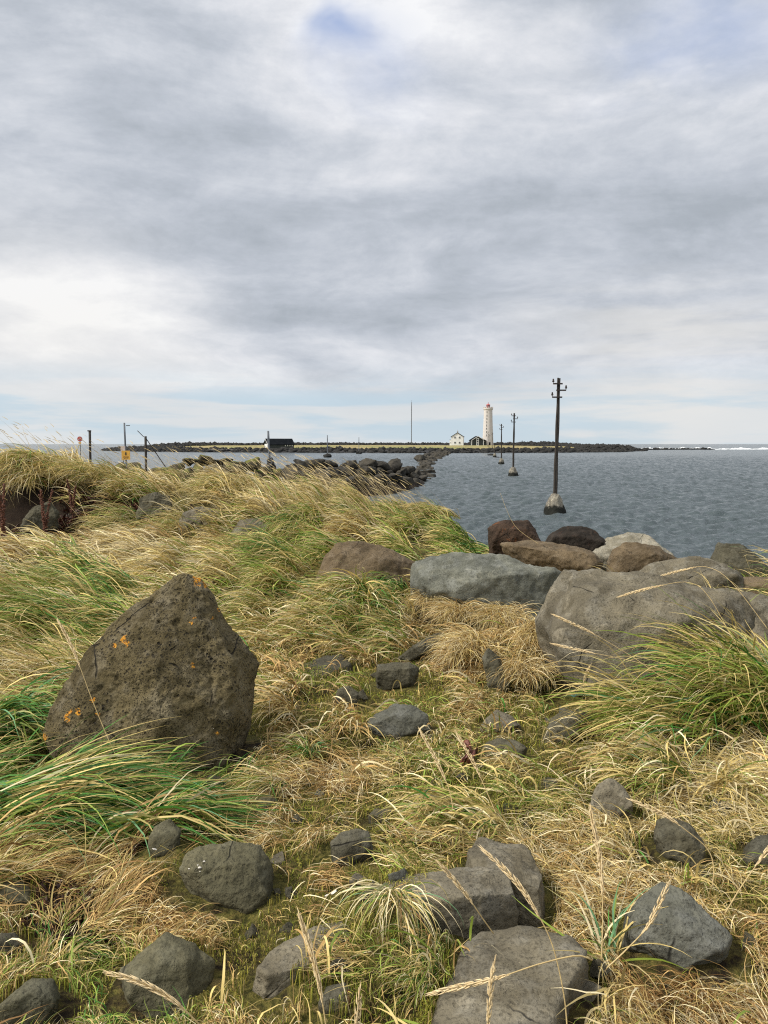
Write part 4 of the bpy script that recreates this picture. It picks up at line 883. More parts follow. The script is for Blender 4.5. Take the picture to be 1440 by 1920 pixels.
# extra ones standing up where the pile shows tallest
for (u, v, D, s, mo) in [(398, 862, 44, 1.6, 1), (425, 862, 45, 1.5, 1), (452, 866, 46, 1.4, 1), (474, 868, 47, 1.5, 1), (380, 858, 43, 1.3, 1), (360, 858, 42, 1.3, 1), (500, 884, 50, 1.3, 1), (518, 884, 51, 1.2, 1), (540, 886, 52, 1.3, 0), (566, 876, 55, 1.6, 0), (590, 872, 56, 1.7, 0), (612, 874, 57, 1.4, 0), (600, 890, 55, 1.7, 0), (560, 895, 54, 1.6, 0),
                      (648, 876, 60, 1.6, 0), (664, 872, 60, 1.5, 0), (690, 872, 62, 1.7, 0), (712, 875, 63, 1.5, 0), (738, 876, 66, 1.6, 0), (756, 882, 68, 1.3, 0), (640, 888, 58, 1.6, 0), (670, 890, 60, 1.7, 0), (700, 892, 61, 1.8, 0), (728, 892, 64, 1.4, 0), (748, 895, 66, 1.2, 0), (680, 905, 58, 1.6, 0), (655, 908, 57, 1.5, 0), (628, 905, 56, 1.5, 0), (710, 908, 60, 1.2, 0), (520, 905, 46, 1.4, 1), (480, 895, 44, 1.4, 1)]:
    p = at(u, v, D); place_far(random.choice(srcM if mo else srcD), (p.x, p.y, p.z-(.15 if mo else 0)), s*(.8 if mo else 1), random.uniform(0, 6.28), 'brown boulder with moss on top among the near stones of the causeway' if mo else 'dark basalt boulder piled up in the near end of the breakwater', 'mossy boulders before the lagoon' if mo else 'boulders of the breakwater pile')
rj = random.Random(77)
for k in range(75):          # jagged smaller blocks that fill the pile
    u = rj.uniform(545, 778); top = 866 + 10*abs(u-680)/100*(1 if u > 680 else .6); v = rj.uniform(top+4, 914); D = 54 + (u-560)/215*13 + (914-v)*.06
    p = at(u, v, D); place_far(random.choice(srcD), (p.x, p.y, p.z), rj.uniform(.6, 1.25), rj.uniform(0, 6.28), 'dark basalt boulder piled up in the near end of the breakwater', 'boulders of the breakwater pile')
# low stones at the tip where the causeway meets the island
for k in range(26):
    u = random.uniform(786, 832); f = (u-786)/46; D = 150+170*f; p = at(u, 856-6*f+random.uniform(-2, 2), D); s = random.uniform(1.0, 2.2)*(1+f)
    place_far(random.choice(srcD), (p.x, p.y, max(.1, p.z-.2)), s, random.uniform(0, 6.28), 'black wet boulder in the low causeway leading to the island', 'low wet boulders of the causeway')
for o in srcD+srcM: bpy.data.objects.remove(o)

# ================================================================= height map of stones for the grass
GX0, GX1, GY0, GY1, GS = -7.0, 7.0, 1.0, 16.0, .025
nx, ny = int((GX1-GX0)/GS), int((GY1-GY0)/GS)
XX, YY = np.meshgrid(GX0+GS*np.arange(nx), GY0+GS*np.arange(ny), indexing='ij'); GHM = H(XX.ravel(), YY.ravel()).reshape(nx, ny); RHM = np.full((nx, ny), -9.0)
bpy.context.view_layer.update(); dg = bpy.context.evaluated_depsgraph_get()
for o in ROCKS:
    me = o.data; co = np.empty(len(me.vertices)*3, np.float32); me.vertices.foreach_get('co', co); co = co.reshape(-1, 3)+np.array(o.location)
    if co[:, 1].min() > GY1-.2: continue
    ii = ((co[:, 0]-GX0)/GS).astype(int); jj = ((co[:, 1]-GY0)/GS).astype(int); ok = (ii > 0) & (ii < nx-1) & (jj > 0) & (jj < ny-1)
    for a in (-1, 0, 1):
        for c in (-1, 0, 1): np.maximum.at(RHM, (ii[ok]+a, jj[ok]+c), co[ok, 2])
def look(A, x, y):
    i = np.clip(((x-GX0)/GS).astype(int), 0, nx-1); j = np.clip(((y-GY0)/GS).astype(int), 0, ny-1); r = A[i, j]
    out = (x < GX0) | (x > GX1) | (y < GY0) | (y > GY1); return np.where(out, -9.0, r)

# ================================================================= GRASS
PAL = np.array([(.060, .19, .030), (.21, .28, .045), (.55, .43, .165), (.70, .60, .37), (.46, .30, .115), (.25, .14, .05), (.12, .26, .12)])  # green, yellow-green, straw, pale, tan, brown, blue-green
# u, v, azimuth, spread, lyme, fine, moss, length, (green, ygreen, straw, pale, tan, brown, bluegreen)
CT = [
 (40, 850, 165, 25, 1.2, .3, 0, .50, (2, 3, 3, 1, 1, 0, 0)), (150, 870, 160, 25, 1.2, .3, 0, .55, (.3, 1.5, 5, 2, 1, 0, 0)), (150, 940, 200, 30, 1.0, .3, 0, .5, (.3, 1, 4, 2, 2, .5, 0)),
 (20, 950, 200, 30, .5, .3, 0, .4, (.3, 1, 2, 1, 2, 2, 0)), (110, 985, 200, 50, .15, .1, 0, .2, (0, 0, 1, 1, 2, 4, 0)), (300, 900, 170, 25, 1.2, .3, 0, .6, (.4, 2, 4, 2, 1, 0, 0)), (220, 950, 225, 25, 1.1, .3, 0, .5, (1.5, 2, 3, 1, 1, 0, 0)),
 (290, 975, 220, 25, .5, .3, 0, .4, (1, 1, 2, 1, 2, 1, 0)), (360, 960, 215, 30, .9, .3, 0, .5, (.4, 1.5, 4, 2, 1, 0, 0)), (450, 920, 172, 20, 1.3, .3, 0, .7, (.2, 1, 5, 3, 1, 0, 0)), (560, 950, 172, 20, 1.3, .3, 0, .7, (.6, 1.5, 5, 3, 1, 0, 0)),
 (560, 1030, 225, 22, 1.3, .3, 0, .55, (2, 3.5, 3, 1, 0, 0, .5)), (640, 990, 200, 25, 1.2, .3, 0, .55, (1, 2, 4, 2, 1, 0, 0)), (750, 940, 168, 25, 1.3, .3, 0, .6, (.3, 1.5, 4, 2, 1, 0, 0)), (860, 960, 165, 30, 1.4, .3, 0, .55, (1, 2.5, 4, 1.5, 1, 0, 0)), (800, 1010, 190, 35, 1.2, .3, 0, .45, (1.5, 3, 3, 1, 0, 0, 0)),
 (900, 1020, 180, 40, 1.2, .3, 0, .4, (2, 3, 2, 1, 0, 0, 0)), (80, 1035, 190, 30, 1.0, .5, 0, .5, (.3, 1, 4, 3, 1, .5, 0)), (260, 1055, 185, 22, .9, 1.2, 0, .45, (.1, .6, 4, 6, 1, 0, 0)), (400, 1060, 190, 25, 1.0, .8, 0, .5, (.6, 1.5, 4, 3, 1, 0, 0)),
 (120, 1110, 190, 22, 1.2, .4, 0, .5, (3, 3, 3, 1, 0, 0, .8)), (40, 1180, 195, 25, 1.1, .4, 0, .5, (1.5, 3, 3, 1, 0, 0, .3)), (200, 1130, 190, 22, 1.1, .4, 0, .5, (3, 3, 3, 2, 0, 0, .5)), (100, 1240, 190, 30, 1.0, .6, 0, .45, (1, 2, 4, 2, 1, 0, 0)), (40, 1290, 200, 35, 1.0, .6, 0, .4, (1, 2, 4, 2, 1, 0, 0)),
 (440, 1130, 200, 30, 1.0, .6, .1, .45, (1, 3, 4, 3, 0, 0, 0)), (520, 1090, 215, 25, 1.1, .5, 0, .5, (1.5, 3, 3, 1.5, 0, 0, 0)), (520, 1180, 210, 30, .7, .9, .3, .35, (1, 2, 4, 2, 2, 0, 0)), (620, 1180, 215, 25, 1.1, .5, .1, .45, (2, 3, 3, 1.5, 1, 0, .5)), (700, 1170, 222, 22, 1.3, .3, 0, .45, (2.5, 3, 3, 1.5, 0, 0, .5)), (740, 1120, 225, 25, 1.2, .3, 0, .45, (3, 3, 2, 1, 0, 0, .5)),
 (800, 1150, 215, 35, .5, 1.5, 0, .3, (.3, 1, 4, 2, 3, .5, 0)), (560, 1250, 200, 60, .15, .6, 1, .15, (.5, 1, 1, .5, 3, 1, 0)), (660, 1290, 200, 60, .1, .5, 1.3, .12, (.5, 2, 1, .5, 2, 1, 0)), (800, 1300, 200, 60, .05, .5, 1.3, .12, (1, 2, 1, .5, 2, 1, 0)),
 (850, 1220, 205, 30, .1, 2.6, 0, .25, (0, .3, 3, 2, 5, .8, 0)), (930, 1170, 215, 30, .1, 2.6, 0, .25, (0, .3, 3, 2, 5, .8, 0)), (930, 1280, 240, 35, .1, 2.6, 0, .25, (0, .5, 3, 2, 5, .8, 0)), (1030, 1270, 275, 35, .1, 2.4, 0, .25, (0, .5, 4, 2, 4, .8, 0)), (1000, 1200, 330, 40, .1, 2.0, 0, .22, (.3, .6, 3, 1, 3, .5, 0)),
 (500, 1310, 200, 50, .5, .9, .5, .28, (1, 2, 4, 2, 1, 0, 0)), (500, 1400, 260, 50, .3, 1.3, .3, .25, (.3, 1, 3, 2, 3, 1, 0)), (580, 1420, 250, 60, .6, 1.2, .3, .28, (1.5, 2, 3, 2, 3, .5, .5)), (700, 1420, 230, 60, .3, 1.5, .5, .22, (.5, 1.5, 4, 2, 3, 0, 0)), (760, 1400, 260, 50, .2, 1.6, .4, .2, (.3, 1, 4, 2, 4, .5, 0)), (860, 1400, 230, 60, .15, .9, 1.1, .16, (1, 2, 2, 1, 2, 0, 0)), (880, 1470, 200, 60, .1, .6, 1.3, .14, (1, 3, 2, 1, 1, 0, 0)),
 (1000, 1340, 200, 60, .15, .8, 1, .18, (1.5, 2, 3, 1, 2, 0, 0)), (1020, 1430, 195, 35, .5, 1.6, .6, .28, (1, 2.5, 4, 1.5, 1.5, 0, .2)), (1080, 1500, 200, 45, .7, 1.2, .4, .28, (1.5, 2.5, 4, 1.5, 1, 0, .5)), (1180, 1330, 185, 20, 1.6, .3, 0, .55, (1.5, 5, 4, 1, 0, 0, .6)), (1300, 1260, 185, 25, 1.7, .3, 0, .55, (2.5, 5, 4, 1, 0, 0, 1)), (1420, 1180, 150, 40, 1.5, .3, 0, .55, (1.5, 3, 4, 1.5, 0, 0, .5)),
 (1250, 1400, 190, 60, .9, 1.3, .1, .35, (.8, 2, 4, 3, 1, .2, .3)), (1400, 1330, 230, 60, 1.0, 1.0, .1, .35, (1, 2, 4, 3, .5, .2, .5)), (1380, 1430, 200, 90, .7, 1.6, .1, .3, (.4, 1, 4, 4, 1, .4, .2)), (1180, 1440, 195, 60, .5, 1.5, .4, .28, (.8, 1.5, 4, 3, 1, .2, .2)), (1220, 1500, 200, 80, .4, 1.8, .5, .24, (.5, 1.5, 4, 3, 1, .3, 0)), (1400, 1520, 200, 90, .4, 1.8, .5, .25, (.4, 1.5, 4, 3, 1, .3, 0)),
 (1100, 1600, 200, 80, .4, 1.7, .5, .25, (.4, 1.2, 4, 3, 2, .3, .2)), (1180, 1640, 200, 80, .3, 1.8, .5, .24, (.4, 1.2, 4, 3, 2, .5, 0)), (1400, 1680, 200, 80, .1, .8, 1.2, .16, (.8, 2, 2, 1, 2, .4, 0)), (1330, 1640, 240, 60, .3, 1.6, .4, .22, (.3, 1, 4, 2, 2, .4, 0)), (1060, 1720, 260, 60, .2, 1.9, .2, .22, (.2, .6, 4, 2, 3, 1, 0)),
 (840, 1560, 190, 40, .6, 1.4, .6, .28, (1, 3, 4, 1.5, 1, 0, .3)), (760, 1600, 195, 45, .4, 1.3, .8, .22, (1, 3, 3, 1, 2, .3, 0)), (620, 1480, 240, 50, .3, 1.8, .2, .24, (.3, .8, 3, 2, 4, 1, 0)), (560, 1520, 265, 40, .3, 1.9, .2, .24, (.2, .6, 3, 2, 4, 1.5, 0)), (450, 1530, 200, 60, .2, .5, .2, .2, (.3, .6, 2, 1, 2, 2, 0)),
 (60, 1430, 15, 22, 1.6, .2, 0, .38, (6, 3, 2, .5, 0, .2, 2)), (240, 1510, 18, 16, 1.2, .2, 0, .20, (6, 3, 2.2, .6, .3, .4, 1.5)), (400, 1470, 22, 18, 1.2, .2, 0, .22, (6, 3, 2, 1, .3, .2, 1.5)), (60, 1560, 22, 16, 2.0, .2, 0, .5, (5, 3, 3, 1, .3, .4, 1)), (220, 1560, 26, 18, 1.4, .6, 0, .4, (3, 2, 3, 1, 1, .8, .5)),
 (120, 1640, 35, 25, .4, 1.6, .1, .3, (.5, .8, 3, 1, 4, 2.5, 0)), (250, 1640, 40, 20, .2, 2.6, .1, .26, (.1, .4, 3, 1, 6, 3, 0)), (200, 1710, 42, 22, .1, 2.6, .1, .24, (.1, .5, 3, 1, 6, 3, 0)), (320, 1720, 330, 40, .1, 2.0, .3, .2, (.2, 1, 3, 1, 5, 2, 0)), (520, 1720, 300, 30, .1, 2.2, .2, .2, (.2, .8, 3, 1, 5, 2, 0)), (590, 1650, 335, 22, .1, 2.6, .1, .22, (.1, .5, 3, 1, 6, 3, 0)),
 (100, 1700, 60, 60, .1, .5, .2, .18, (.2, .5, 1, .5, 2, 3, 0)), (60, 1800, 80, 60, .2, 1.1, .8, .18, (.8, 2, 2, 1, 2, 1, .3)), (180, 1830, 70, 70, .1, .7, 1.4, .14, (1.5, 3, 2, .6, 1, .5, 0)), (180, 1900, 90, 80, .2, .8, 1.3, .16, (1, 3, 2, .6, 1, .5, .3)), (450, 1860, 90, 80, .1, .9, 1.2, .15, (1, 2, 2, 1, 1, 1, 0)), (460, 1760, 300, 60, .1, 1.4, .8, .16, (.5, 1.5, 2, 1, 3, 1.5, 0)), (560, 1880, 60, 60, .1, 1.2, .9, .15, (.6, 1.5, 3, 1, 2, 1.2, 0)),
 (660, 1680, 200, 60, .1, .7, 1.4, .12, (1, 3, 2, .6, 1.5, .5, 0)), (740, 1860, 210, 35, .1, 2.0, 1.0, .2, (1.2, 3, 3, 1, 1.5, .5, 0)), (700, 1900, 215, 35, .1, 1.6, 1.2, .18, (2, 3, 3, 1, 1.5, .5, 0)), (850, 1740, 230, 60, .1, 1.3, 1.2, .15, (1, 2, 2, 1, 2, .5, 0)), (1130, 1760, 230, 60, .3, 1.8, .4, .22, (.5, 1, 4, 2, 2, 1, .2)),
 (1120, 1880, 200, 80, .5, 1.6, .3, .26, (.6, 1.2, 4, 3, 1, .8, .3)), (1250, 1850, 160, 35, .1, 2.2, .1, .2, (.1, .4, 1.5, .4, 4, 5, 0)), (1380, 1860, 200, 70, .3, 1.7, .4, .24, (.3, 1, 3, 2, 2, 2, 0)), (1420, 1780, 200, 70, .2, 1.7, .5, .2, (.3, 1.2, 3, 1, 2, 1.4, 0)),
]
CTU = np.array([c[:2] for c in CT], float); CTA = np.radians([c[2] for c in CT]); CTS = np.radians([c[3] for c in CT]); CTV = np.array([c[4:8] for c in CT]); CTP = np.array([c[8] for c in CT], float); CTP[CTU[:, 1] < 1060, :2] *= 1.15; CTP /= CTP.sum(1, keepdims=True)
def controls(x, y, z):
    u, v, d = project(x, y, z)
    n = len(x); sx = np.zeros((n, 2)); val = np.zeros((n, 4)); pal = np.zeros((n, PAL.shape[0])); spd = np.zeros(n)
    for s in range(0, n, 40000):
        e = slice(s, s+40000)
        d2 = (u[e, None]-CTU[None, :, 0])**2 + ((v[e, None]-CTU[None, :, 1])*1.5)**2 + 500
        wgt = d2**-2.0; wgt /= wgt.sum(1, keepdims=True)
        sx[e, 0] = wgt@np.cos(CTA); sx[e, 1] = wgt@np.sin(CTA); val[e] = wgt@CTV; pal[e] = wgt@CTP; spd[e] = wgt@CTS
    return u, v, d, np.arctan2(sx[:, 1], sx[:, 0]), spd, val, pal
def candidates(n, d0, d1, pw, margin=.80):
    # distances with density ~ d^pw per metre of distance
    q = RNG.random(n); a = pw+1; d = (d0**a + q*(d1**a-d0**a))**(1/a) if abs(a) > 1e-6 else d0*(d1/d0)**q
    th = RNG.uniform(-margin, margin, n); return d*np.sin(th), d*np.cos(th)
def clumpify(x, y, cell, pull):
    """draw blades toward random tuft centres"""
    i = np.floor(x/cell).astype(int); j = np.floor(y/cell).astype(int)
    r1 = _LAT[(i*7+j*13) & 255, (j*5+i*3) & 255]; r2 = _LAT[(i*3+j*29+50) & 255, (j*11+i*17+90) & 255]
    cx = (i+.15+.7*r1)*cell; cy = (j+.15+.7*r2)*cell; return x+(cx-x)*pull, y+(cy-y)*pull, r1, r2
def pick_colour(pal, patch):
    p = pal.copy(); n = len(p); cum = np.cumsum(p, 1); cum /= cum[:, -1:]
    r = np.clip(RNG.random(n)*.72 + patch*.28, 0, .999); k = (r[:, None] > cum).sum(1)
    c = PAL[np.minimum(k, len(PAL)-1)]*RNG.uniform(.55, 1.4, (n, 1)); return np.clip(c, 0, .9), k
def blades(name, x, y, az, L, W, e0, e1, col, nseg=5, curl=0, lay=.05, droop_p=1.3, label=None, tipcol=None, z0=None, kind='stuff', avoid=True, parent=None, mat=None):
    n = len(x); g0 = H(x, y) if z0 is None else z0
    if avoid:
        ok = look(RHM, x, y) < g0 + (.06 if 'moss' in name else .03)
    else: ok = np.ones(n, bool)
    if avoid:
        rr0 = np.hypot(x, y); near = np.zeros(n, bool)
        for dl in (.05, .12, .20, .30):
            near |= look(RHM, x*(1+dl/rr0), y*(1+dl/rr0)) > g0+.05
        sh = near & (RNG.random(n) < .62); L = np.where(sh, np.minimum(L*.4, .10), L); e0 = np.where(sh, e0*.7, np.where(near, e0+.45, e0))
    T = np.linspace(0, 1, nseg+1); P = np.zeros((n, nseg+1, 3)); P[:, 0, 0] = x; P[:, 0, 1] = y; P[:, 0, 2] = g0-.01
    TG = np.zeros((n, nseg+1, 3)); layz = RNG.random(n)**1.5*lay; wob = RNG.normal(0, .10, (n, nseg+1)).cumsum(1)
    for k in range(nseg+1):
        e = e0+(e1-e0)*T[k]**droop_p; a = az+curl*T[k]+wob[:, k]
        TG[:, k] = np.stack([np.cos(e)*np.cos(a), np.cos(e)*np.sin(a), np.sin(e)], 1)
        if k < nseg: P[:, k+1] = P[:, k] + TG[:, k]*(L/nseg)[:, None]
    for k in range(1, nseg+1):
        g = H(P[:, k, 0], P[:, k, 1]); fl = g + .004 + layz*math.sin(PI*min(T[k]*1.1, 1))**.5
        rk = look(RHM, P[:, k, 0], P[:, k, 1]); prot = rk-g
        fl = np.where((prot > 0) & (prot < .045), np.maximum(fl, rk+.004), fl)
        if avoid: ok &= ~((prot > .045) & (P[:, k, 2] < rk-.02) & (RNG.random(n) < .85))
        P[:, k, 2] = np.where(P[:, k, 2] < fl, fl, P[:, k, 2])
    P, TG, W_, col = P[ok], TG[ok], W[ok], col[ok]; tipcol = None if tipcol is None else tipcol[ok]; n = len(P)
    TG[:, :-1] = P[:, 1:]-P[:, :-1]; TG[:, -1] = TG[:, -2]; TG /= np.linalg.norm(TG, axis=2, keepdims=True)+1e-9
    up = np.array([0, 0, 1.]); S = np.cross(TG, up); S /= np.linalg.norm(S, axis=2, keepdims=True)+1e-6
    Nn = np.cross(S, TG); roll = (RNG.normal(0, .8, n)[:, None] + RNG.normal(0, .5, n)[:, None]*T[None])[:, :, None]
    S = S*np.cos(roll) + Nn*np.sin(roll)
    wprof = (W_[:, None]*np.minimum(1, .75+.5*T)[None]*np.maximum(.06, 1-T**2.4)[None])[:, :, None]*.5
    V = np.stack([P-S*wprof, P+S*wprof], 2).reshape(n, -1, 3)
    base = np.arange(nseg)*2; F1 = np.stack([base, base+1, base+3, base+2], 1); F = F1[None] + (np.arange(n)*2*(nseg+1))[:, None, None]
    cc = np.repeat(col[:, None, :], nseg+1, 1)
    if tipcol is not None:
        cc = cc*(1-T[None, :, None]**1.5) + tipcol[:, None, :]*T[None, :, None]**1.5
    cc = np.repeat(cc[:, :, None, :], 2, 2).reshape(-1, 3)
    me = np_mesh(name, V.reshape(-1, 3), F.reshape(-1, 4), True, {'tint': cc})
    o = link(name, me, mat or M_GRASS, parent)
    if label: tag(o, label, 'grass', kind=kind)
    return o
def slope(x, y): return np.hypot(H(x+.06, y)-H(x-.06, y), H(x, y+.06)-H(x, y-.06))/.12
def keep_land(x, y):
    z = H(x, y); return z > np.where(y > 12, 1.35, .9), z
# 1 short moss turf
x, y = candidates(700000, 1.5, 8.2, -.35); ok, z = keep_land(x, y); x, y, z = x[ok], y[ok], z[ok]
u, v, d, az, spd, val, pal = controls(x, y, z)
dens = np.clip(.50+val[:, 2]*.6, 0, 1)*(.55+.9*(vnoise(x, y, 3.2, 3, 71)+.5)) ; ok = RNG.random(len(x)) < dens*.7
x, y, d = x[ok], y[ok], d[ok]; n = len(x); pn = vnoise(x, y, 4, 3, 72)+.5
mcol = np.where(RNG.random(n)[:, None] < np.clip(pn*1.0, 0, 1)[:, None]**.8, np.array([.19, .22, .022]), np.array([.34, .30, .055]))*RNG.uniform(.35, 1.6, (n, 1))
br = RNG.random(n) < .22; mcol[br] = np.array([.30, .22, .09])*RNG.uniform(.7, 1.3, (br.sum(), 1))
blades('moss_turf', x, y, RNG.random(n)*6.28, RNG.uniform(.014, .045, n), RNG.uniform(.0018, .0034, n)*(d/3)**.6, RNG.uniform(.5, 1.5, n), RNG.uniform(-.2, .9, n), mcol, 2, 0, .012, label='short yellow green moss and turf between the stones')
# 2 fine dry grass
x, y = candidates(750000, 1.5, 10.5, -.15); ok, z = keep_land(x, y); x, y, z = x[ok], y[ok], z[ok]
x, y, r1, r2 = clumpify(x+.05*vnoise(x, y, 9, 2, 5), y, .17, RNG.random(len(x))**1.5*.8); z = H(x, y)
u, v, d, az, spd, val, pal = controls(x, y, z)
pat = vnoise(x, y, 1.8, 3, 81)+.5; dens = val[:, 1]*.34*(.06+1.5*sstep((pat-.29-.10*val[:, 2])/.36))*np.where((y > 10) & (slope(x, y) > .5), .12, 1); ok = RNG.random(len(x)) < dens
x, y, d, az, spd, val, pal, r1, r2 = [q[ok] for q in (x, y, d, az, spd, val, pal, r1, r2)]; n = len(x)
col, kk = pick_colour(pal, np.clip(.5+1.6*vnoise(x, y, 2.4, 2, 82), 0, 1))
azb = az + spd*1.0*(r1-.5)*2 + RNG.normal(0, 1, n)*spd*.75 + .8*vnoise(x, y, 1.3, 2, 83)
blades('dry_grass', x, y, azb, val[:, 3]*RNG.uniform(.4, 1.05, n)*.85, RNG.uniform(.0018, .0044, n)*(np.maximum(d, 2.5)/3)**.7, RNG.uniform(.1, 1.0, n), RNG.uniform(-1.2, .1, n), col, 6, RNG.normal(0, .65, n), .05, label='fine dry tan and straw grass lying in matted tufts')
# 3 lyme grass blades
x, y = candidates(430000, 1.6, 19.5, .25); ok, z = keep_land(x, y); x, y, z = x[ok], y[ok], z[ok]
cell = np.where(np.hypot(x, y) > 7.5, .72, .42); x0_, y0_ = x.copy(), y.copy()
pullr = RNG.random(len(x))**.8*.85; x, y, r1, r2 = clumpify(x, y, cell, pullr); z = H(x, y)
u, v, d, az, spd, val, pal = controls(x, y, z)
pat = vnoise(x, y, 1.1, 3, 91)+.5; dens = val[:, 0]*.36*(.10+1.5*sstep((pat-.30)/.36))*(.55+.8*r2)*np.where((u > 1010) & (y > 6.3), .10, 1)*np.where((y > 10) & (slope(x, y) > .5), .12, 1); ok = RNG.random(len(x)) < dens
x, y, d, az, spd, val, pal, r1, r2, pullr, z = [q[ok] for q in (x, y, d, az, spd, val, pal, r1, r2, pullr, z)]; n = len(x)
hz0 = z + (.04+.16*r2)*np.clip((pullr-.25)/.6, 0, 1)**1.2*np.clip(val[:, 3]/.5, 0, 1.2)*np.where(np.hypot(x, y) > 7.5, 1.05, 1)
col, kk = pick_colour(pal, np.clip(.5+2.2*vnoise(x, y, 1.6, 2, 92)+.3*(r1-.5), 0, 1))
tip = np.where(RNG.random(n)[:, None] < .28, np.array([.52, .42, .20])*RNG.uniform(.7, 1.2, (n, 1)), col*1.1)
azb = az + spd*(r1-.5)*1.6 + RNG.normal(0, 1, n)*spd*.7 + .9*vnoise(x, y, .9, 2, 93)
far = sstep((d-9)/4)
blades('lyme_grass', x, y, azb, np.maximum(.18, val[:, 3])*RNG.uniform(.65, 1.35, n), RNG.uniform(.0045, .0125, n)*(np.maximum(d, 3)/4.5)**.6, RNG.uniform(.10, 1.15, n)+.12*sstep((y-12)/1.5), RNG.uniform(-1.35, .0, n)+.25*sstep((y-12)/1.5)*RNG.random(n), col, 7, RNG.normal(0, .38, n), .10, z0=hz0, label='long lyme grass blades swept flat by the wind', tipcol=tip)
# 4 seed stalks standing out of the bank
x, y = candidates(9000, 9.5, 19, .6, .55); ok, z = keep_land(x, y); x, y, z = x[ok], y[ok], z[ok]; u, v, d, az, spd, val, pal = controls(x, y, z)
ok = (z > 1.98) & (RNG.random(len(x)) < (.10+.15*sstep((u-420)/250)*sstep((z-1.98)/.2))*np.where(y > 12, 1.5, .35)); x, y, d = x[ok], y[ok], d[ok]; n = len(x)
scol = np.array([.60, .48, .26])*RNG.uniform(.7, 1.2, (n, 1))
Ls = RNG.uniform(.7, 1.25, n); azs = np.radians(172)+RNG.normal(0, .22, n); e0 = RNG.uniform(.85, 1.2, n); e1 = RNG.uniform(.35, .8, n)
blades('seed_stalks', x, y, azs, Ls, np.full(n, .0055)*(d/9)**.4, e0, e1, scol, 6, 0, .02, label='thin straw coloured seed stalks leaning left out of the bank', avoid=False)
# ears on those stalks: short thick blades at the tips
px_, py_, pz_ = x.copy(), y.copy(), H(x, y); T = np.linspace(0, 1, 7)
for k in range(6):
    e = e0+(e1-e0)*T[k]**1.3; px_ += np.cos(e)*np.cos(azs)*Ls/6; py_ += np.cos(e)*np.sin(azs)*Ls/6; pz_ += np.sin(e)*Ls/6
for rl in range(2):
    blades('seed_ears', px_, py_, azs, RNG.uniform(.12, .2, n), np.full(n, .012), e1, e1-.25, scol*1.05, 4, 0, .0, label='straw seed ears on the thin bank stalks', avoid=False, z0=pz_)

# ================================================================= single tufts
def tuft(u, v, rad, n, L, W, az, spread, e0, e1, pal, name='grass_tuft', lab='', lift=.03, lay=.06, curl=.4, avoid=False):
    c = hit(u, v); a = RNG.random(n)*6.28; r = rad*np.sqrt(RNG.random(n)); x = c.x+r*np.cos(a); y = c.y+r*np.sin(a)
    p = np.repeat((np.array(pal, float)/sum(pal))[None], n, 0); col, k = pick_colour(p, RNG.random(n))
    out = RNG.random(n) < .5
    azb = np.radians(az)+RNG.normal(0, 1, n)*np.radians(spread)
    o = blades(name, x, y, azb, L*RNG.uniform(.55, 1.25, n), W*RNG.uniform(.6, 1.3, n), RNG.uniform(*e0, n), RNG.uniform(*e1, n), col, 9, RNG.normal(0, curl, n), lay, tipcol=np.where(RNG.random(n)[:, None] < .75, col, PAL[2][None]*np.ones((n, 1))), z0=H(x, y)+lift, avoid=avoid)
    tag(o, lab, 'grass tuft', 'single grass tufts'); return o
tuft(742, 1722, .035, 170, .27, .0042, 268, 38, (.7, 1.2), (-1.7, -1.1), (2, 2, 2, 5, .5, .3, 3), lab='arching dome shaped tuft of pale and green blades before the long slab', lift=.05, lay=.10)
tuft(580, 1425, .03, 60, .24, .0065, 250, 60, (.5, 1.4), (-1.3, .2), (5, 4, 1, 1, 0, 0, 4), lab='small bright green tuft right of the big upright boulder')
tuft(520, 1480, .06, 150, .30, .0050, 225, 25, (.3, .9), (-1.1, -.2), (3, 3, 3, 3, .5, 0, 2), lab='pale green tuft lying toward the lower left, above the rounded olive stone')
tuft(1140, 1815, .03, 34, .30, .0070, 20, 110, (.5, 1.3), (-.7, .4), (2, 2, 3, 3, 0, 0, 5), lab='loose green and straw tuft right of the large flat slab')
tuft(745, 1105, .07, 380, .52, .0095, 232, 16, (.3, .9), (-1.2, -.5), (6, 4, 3, 1, 0, 0, 2), lab='dark green tuft draped from the foot of the blue grey boulder', lay=.14)
tuft(575, 1000, .25, 700, .75, .0115, 236, 16, (.2, .9), (-1.4, -.6), (5, 5, 4, 1.5, 0, 0, 1), lab='long green tuft hanging down left of the brown sloping boulder', lay=.2, lift=.12)
tuft(1425, 1335, .28, 850, .66, .0105, 182, 40, (.7, 1.35), (-1.2, -.1), (3, 6, 4, 1, 0, 0, 1.5), lab='big yellow green tuft hiding the right part of the largest boulder', lay=.16, lift=.05)
tuft(1410, 1300, .20, 200, .72, .0090, 150, 30, (.8, 1.35), (-.3, .6), (1, 3, 5, 2, 0, 0, .5), lab='tall straw tuft leaning over the largest boulder at the right edge', lay=.1)
tuft(1310, 1355, .25, 520, .62, .0105, 190, 18, (.2, .8), (-1.0, -.2), (3, 6, 4, 1, 0, 0, 2), lab='flattened yellow green tuft below the largest boulder', lay=.12)
tuft(-10, 1385, .10, 260, .58, .0110, 345, 20, (.5, 1.2), (-1.2, -.2), (7, 3, 1, .5, 0, 0, 4), lab='bright green tuft entering from the left edge before the upright boulder', lay=.1)
tuft(0, 1530, .20, 650, .72, .0105, 12, 12, (.1, .55), (-.9, .0), (7, 3, 2, .6, .2, .2, 3), lab='green swath lying rightward along the left edge', lay=.14)
tuft(190, 1575, .14, 650, .60, .0105, 22, 12, (.0, .32), (-.7, -.1), (7, 3, 2, .8, .2, .2, 3), lab='dense green swath combed to the right below the upright boulder', lay=.14)
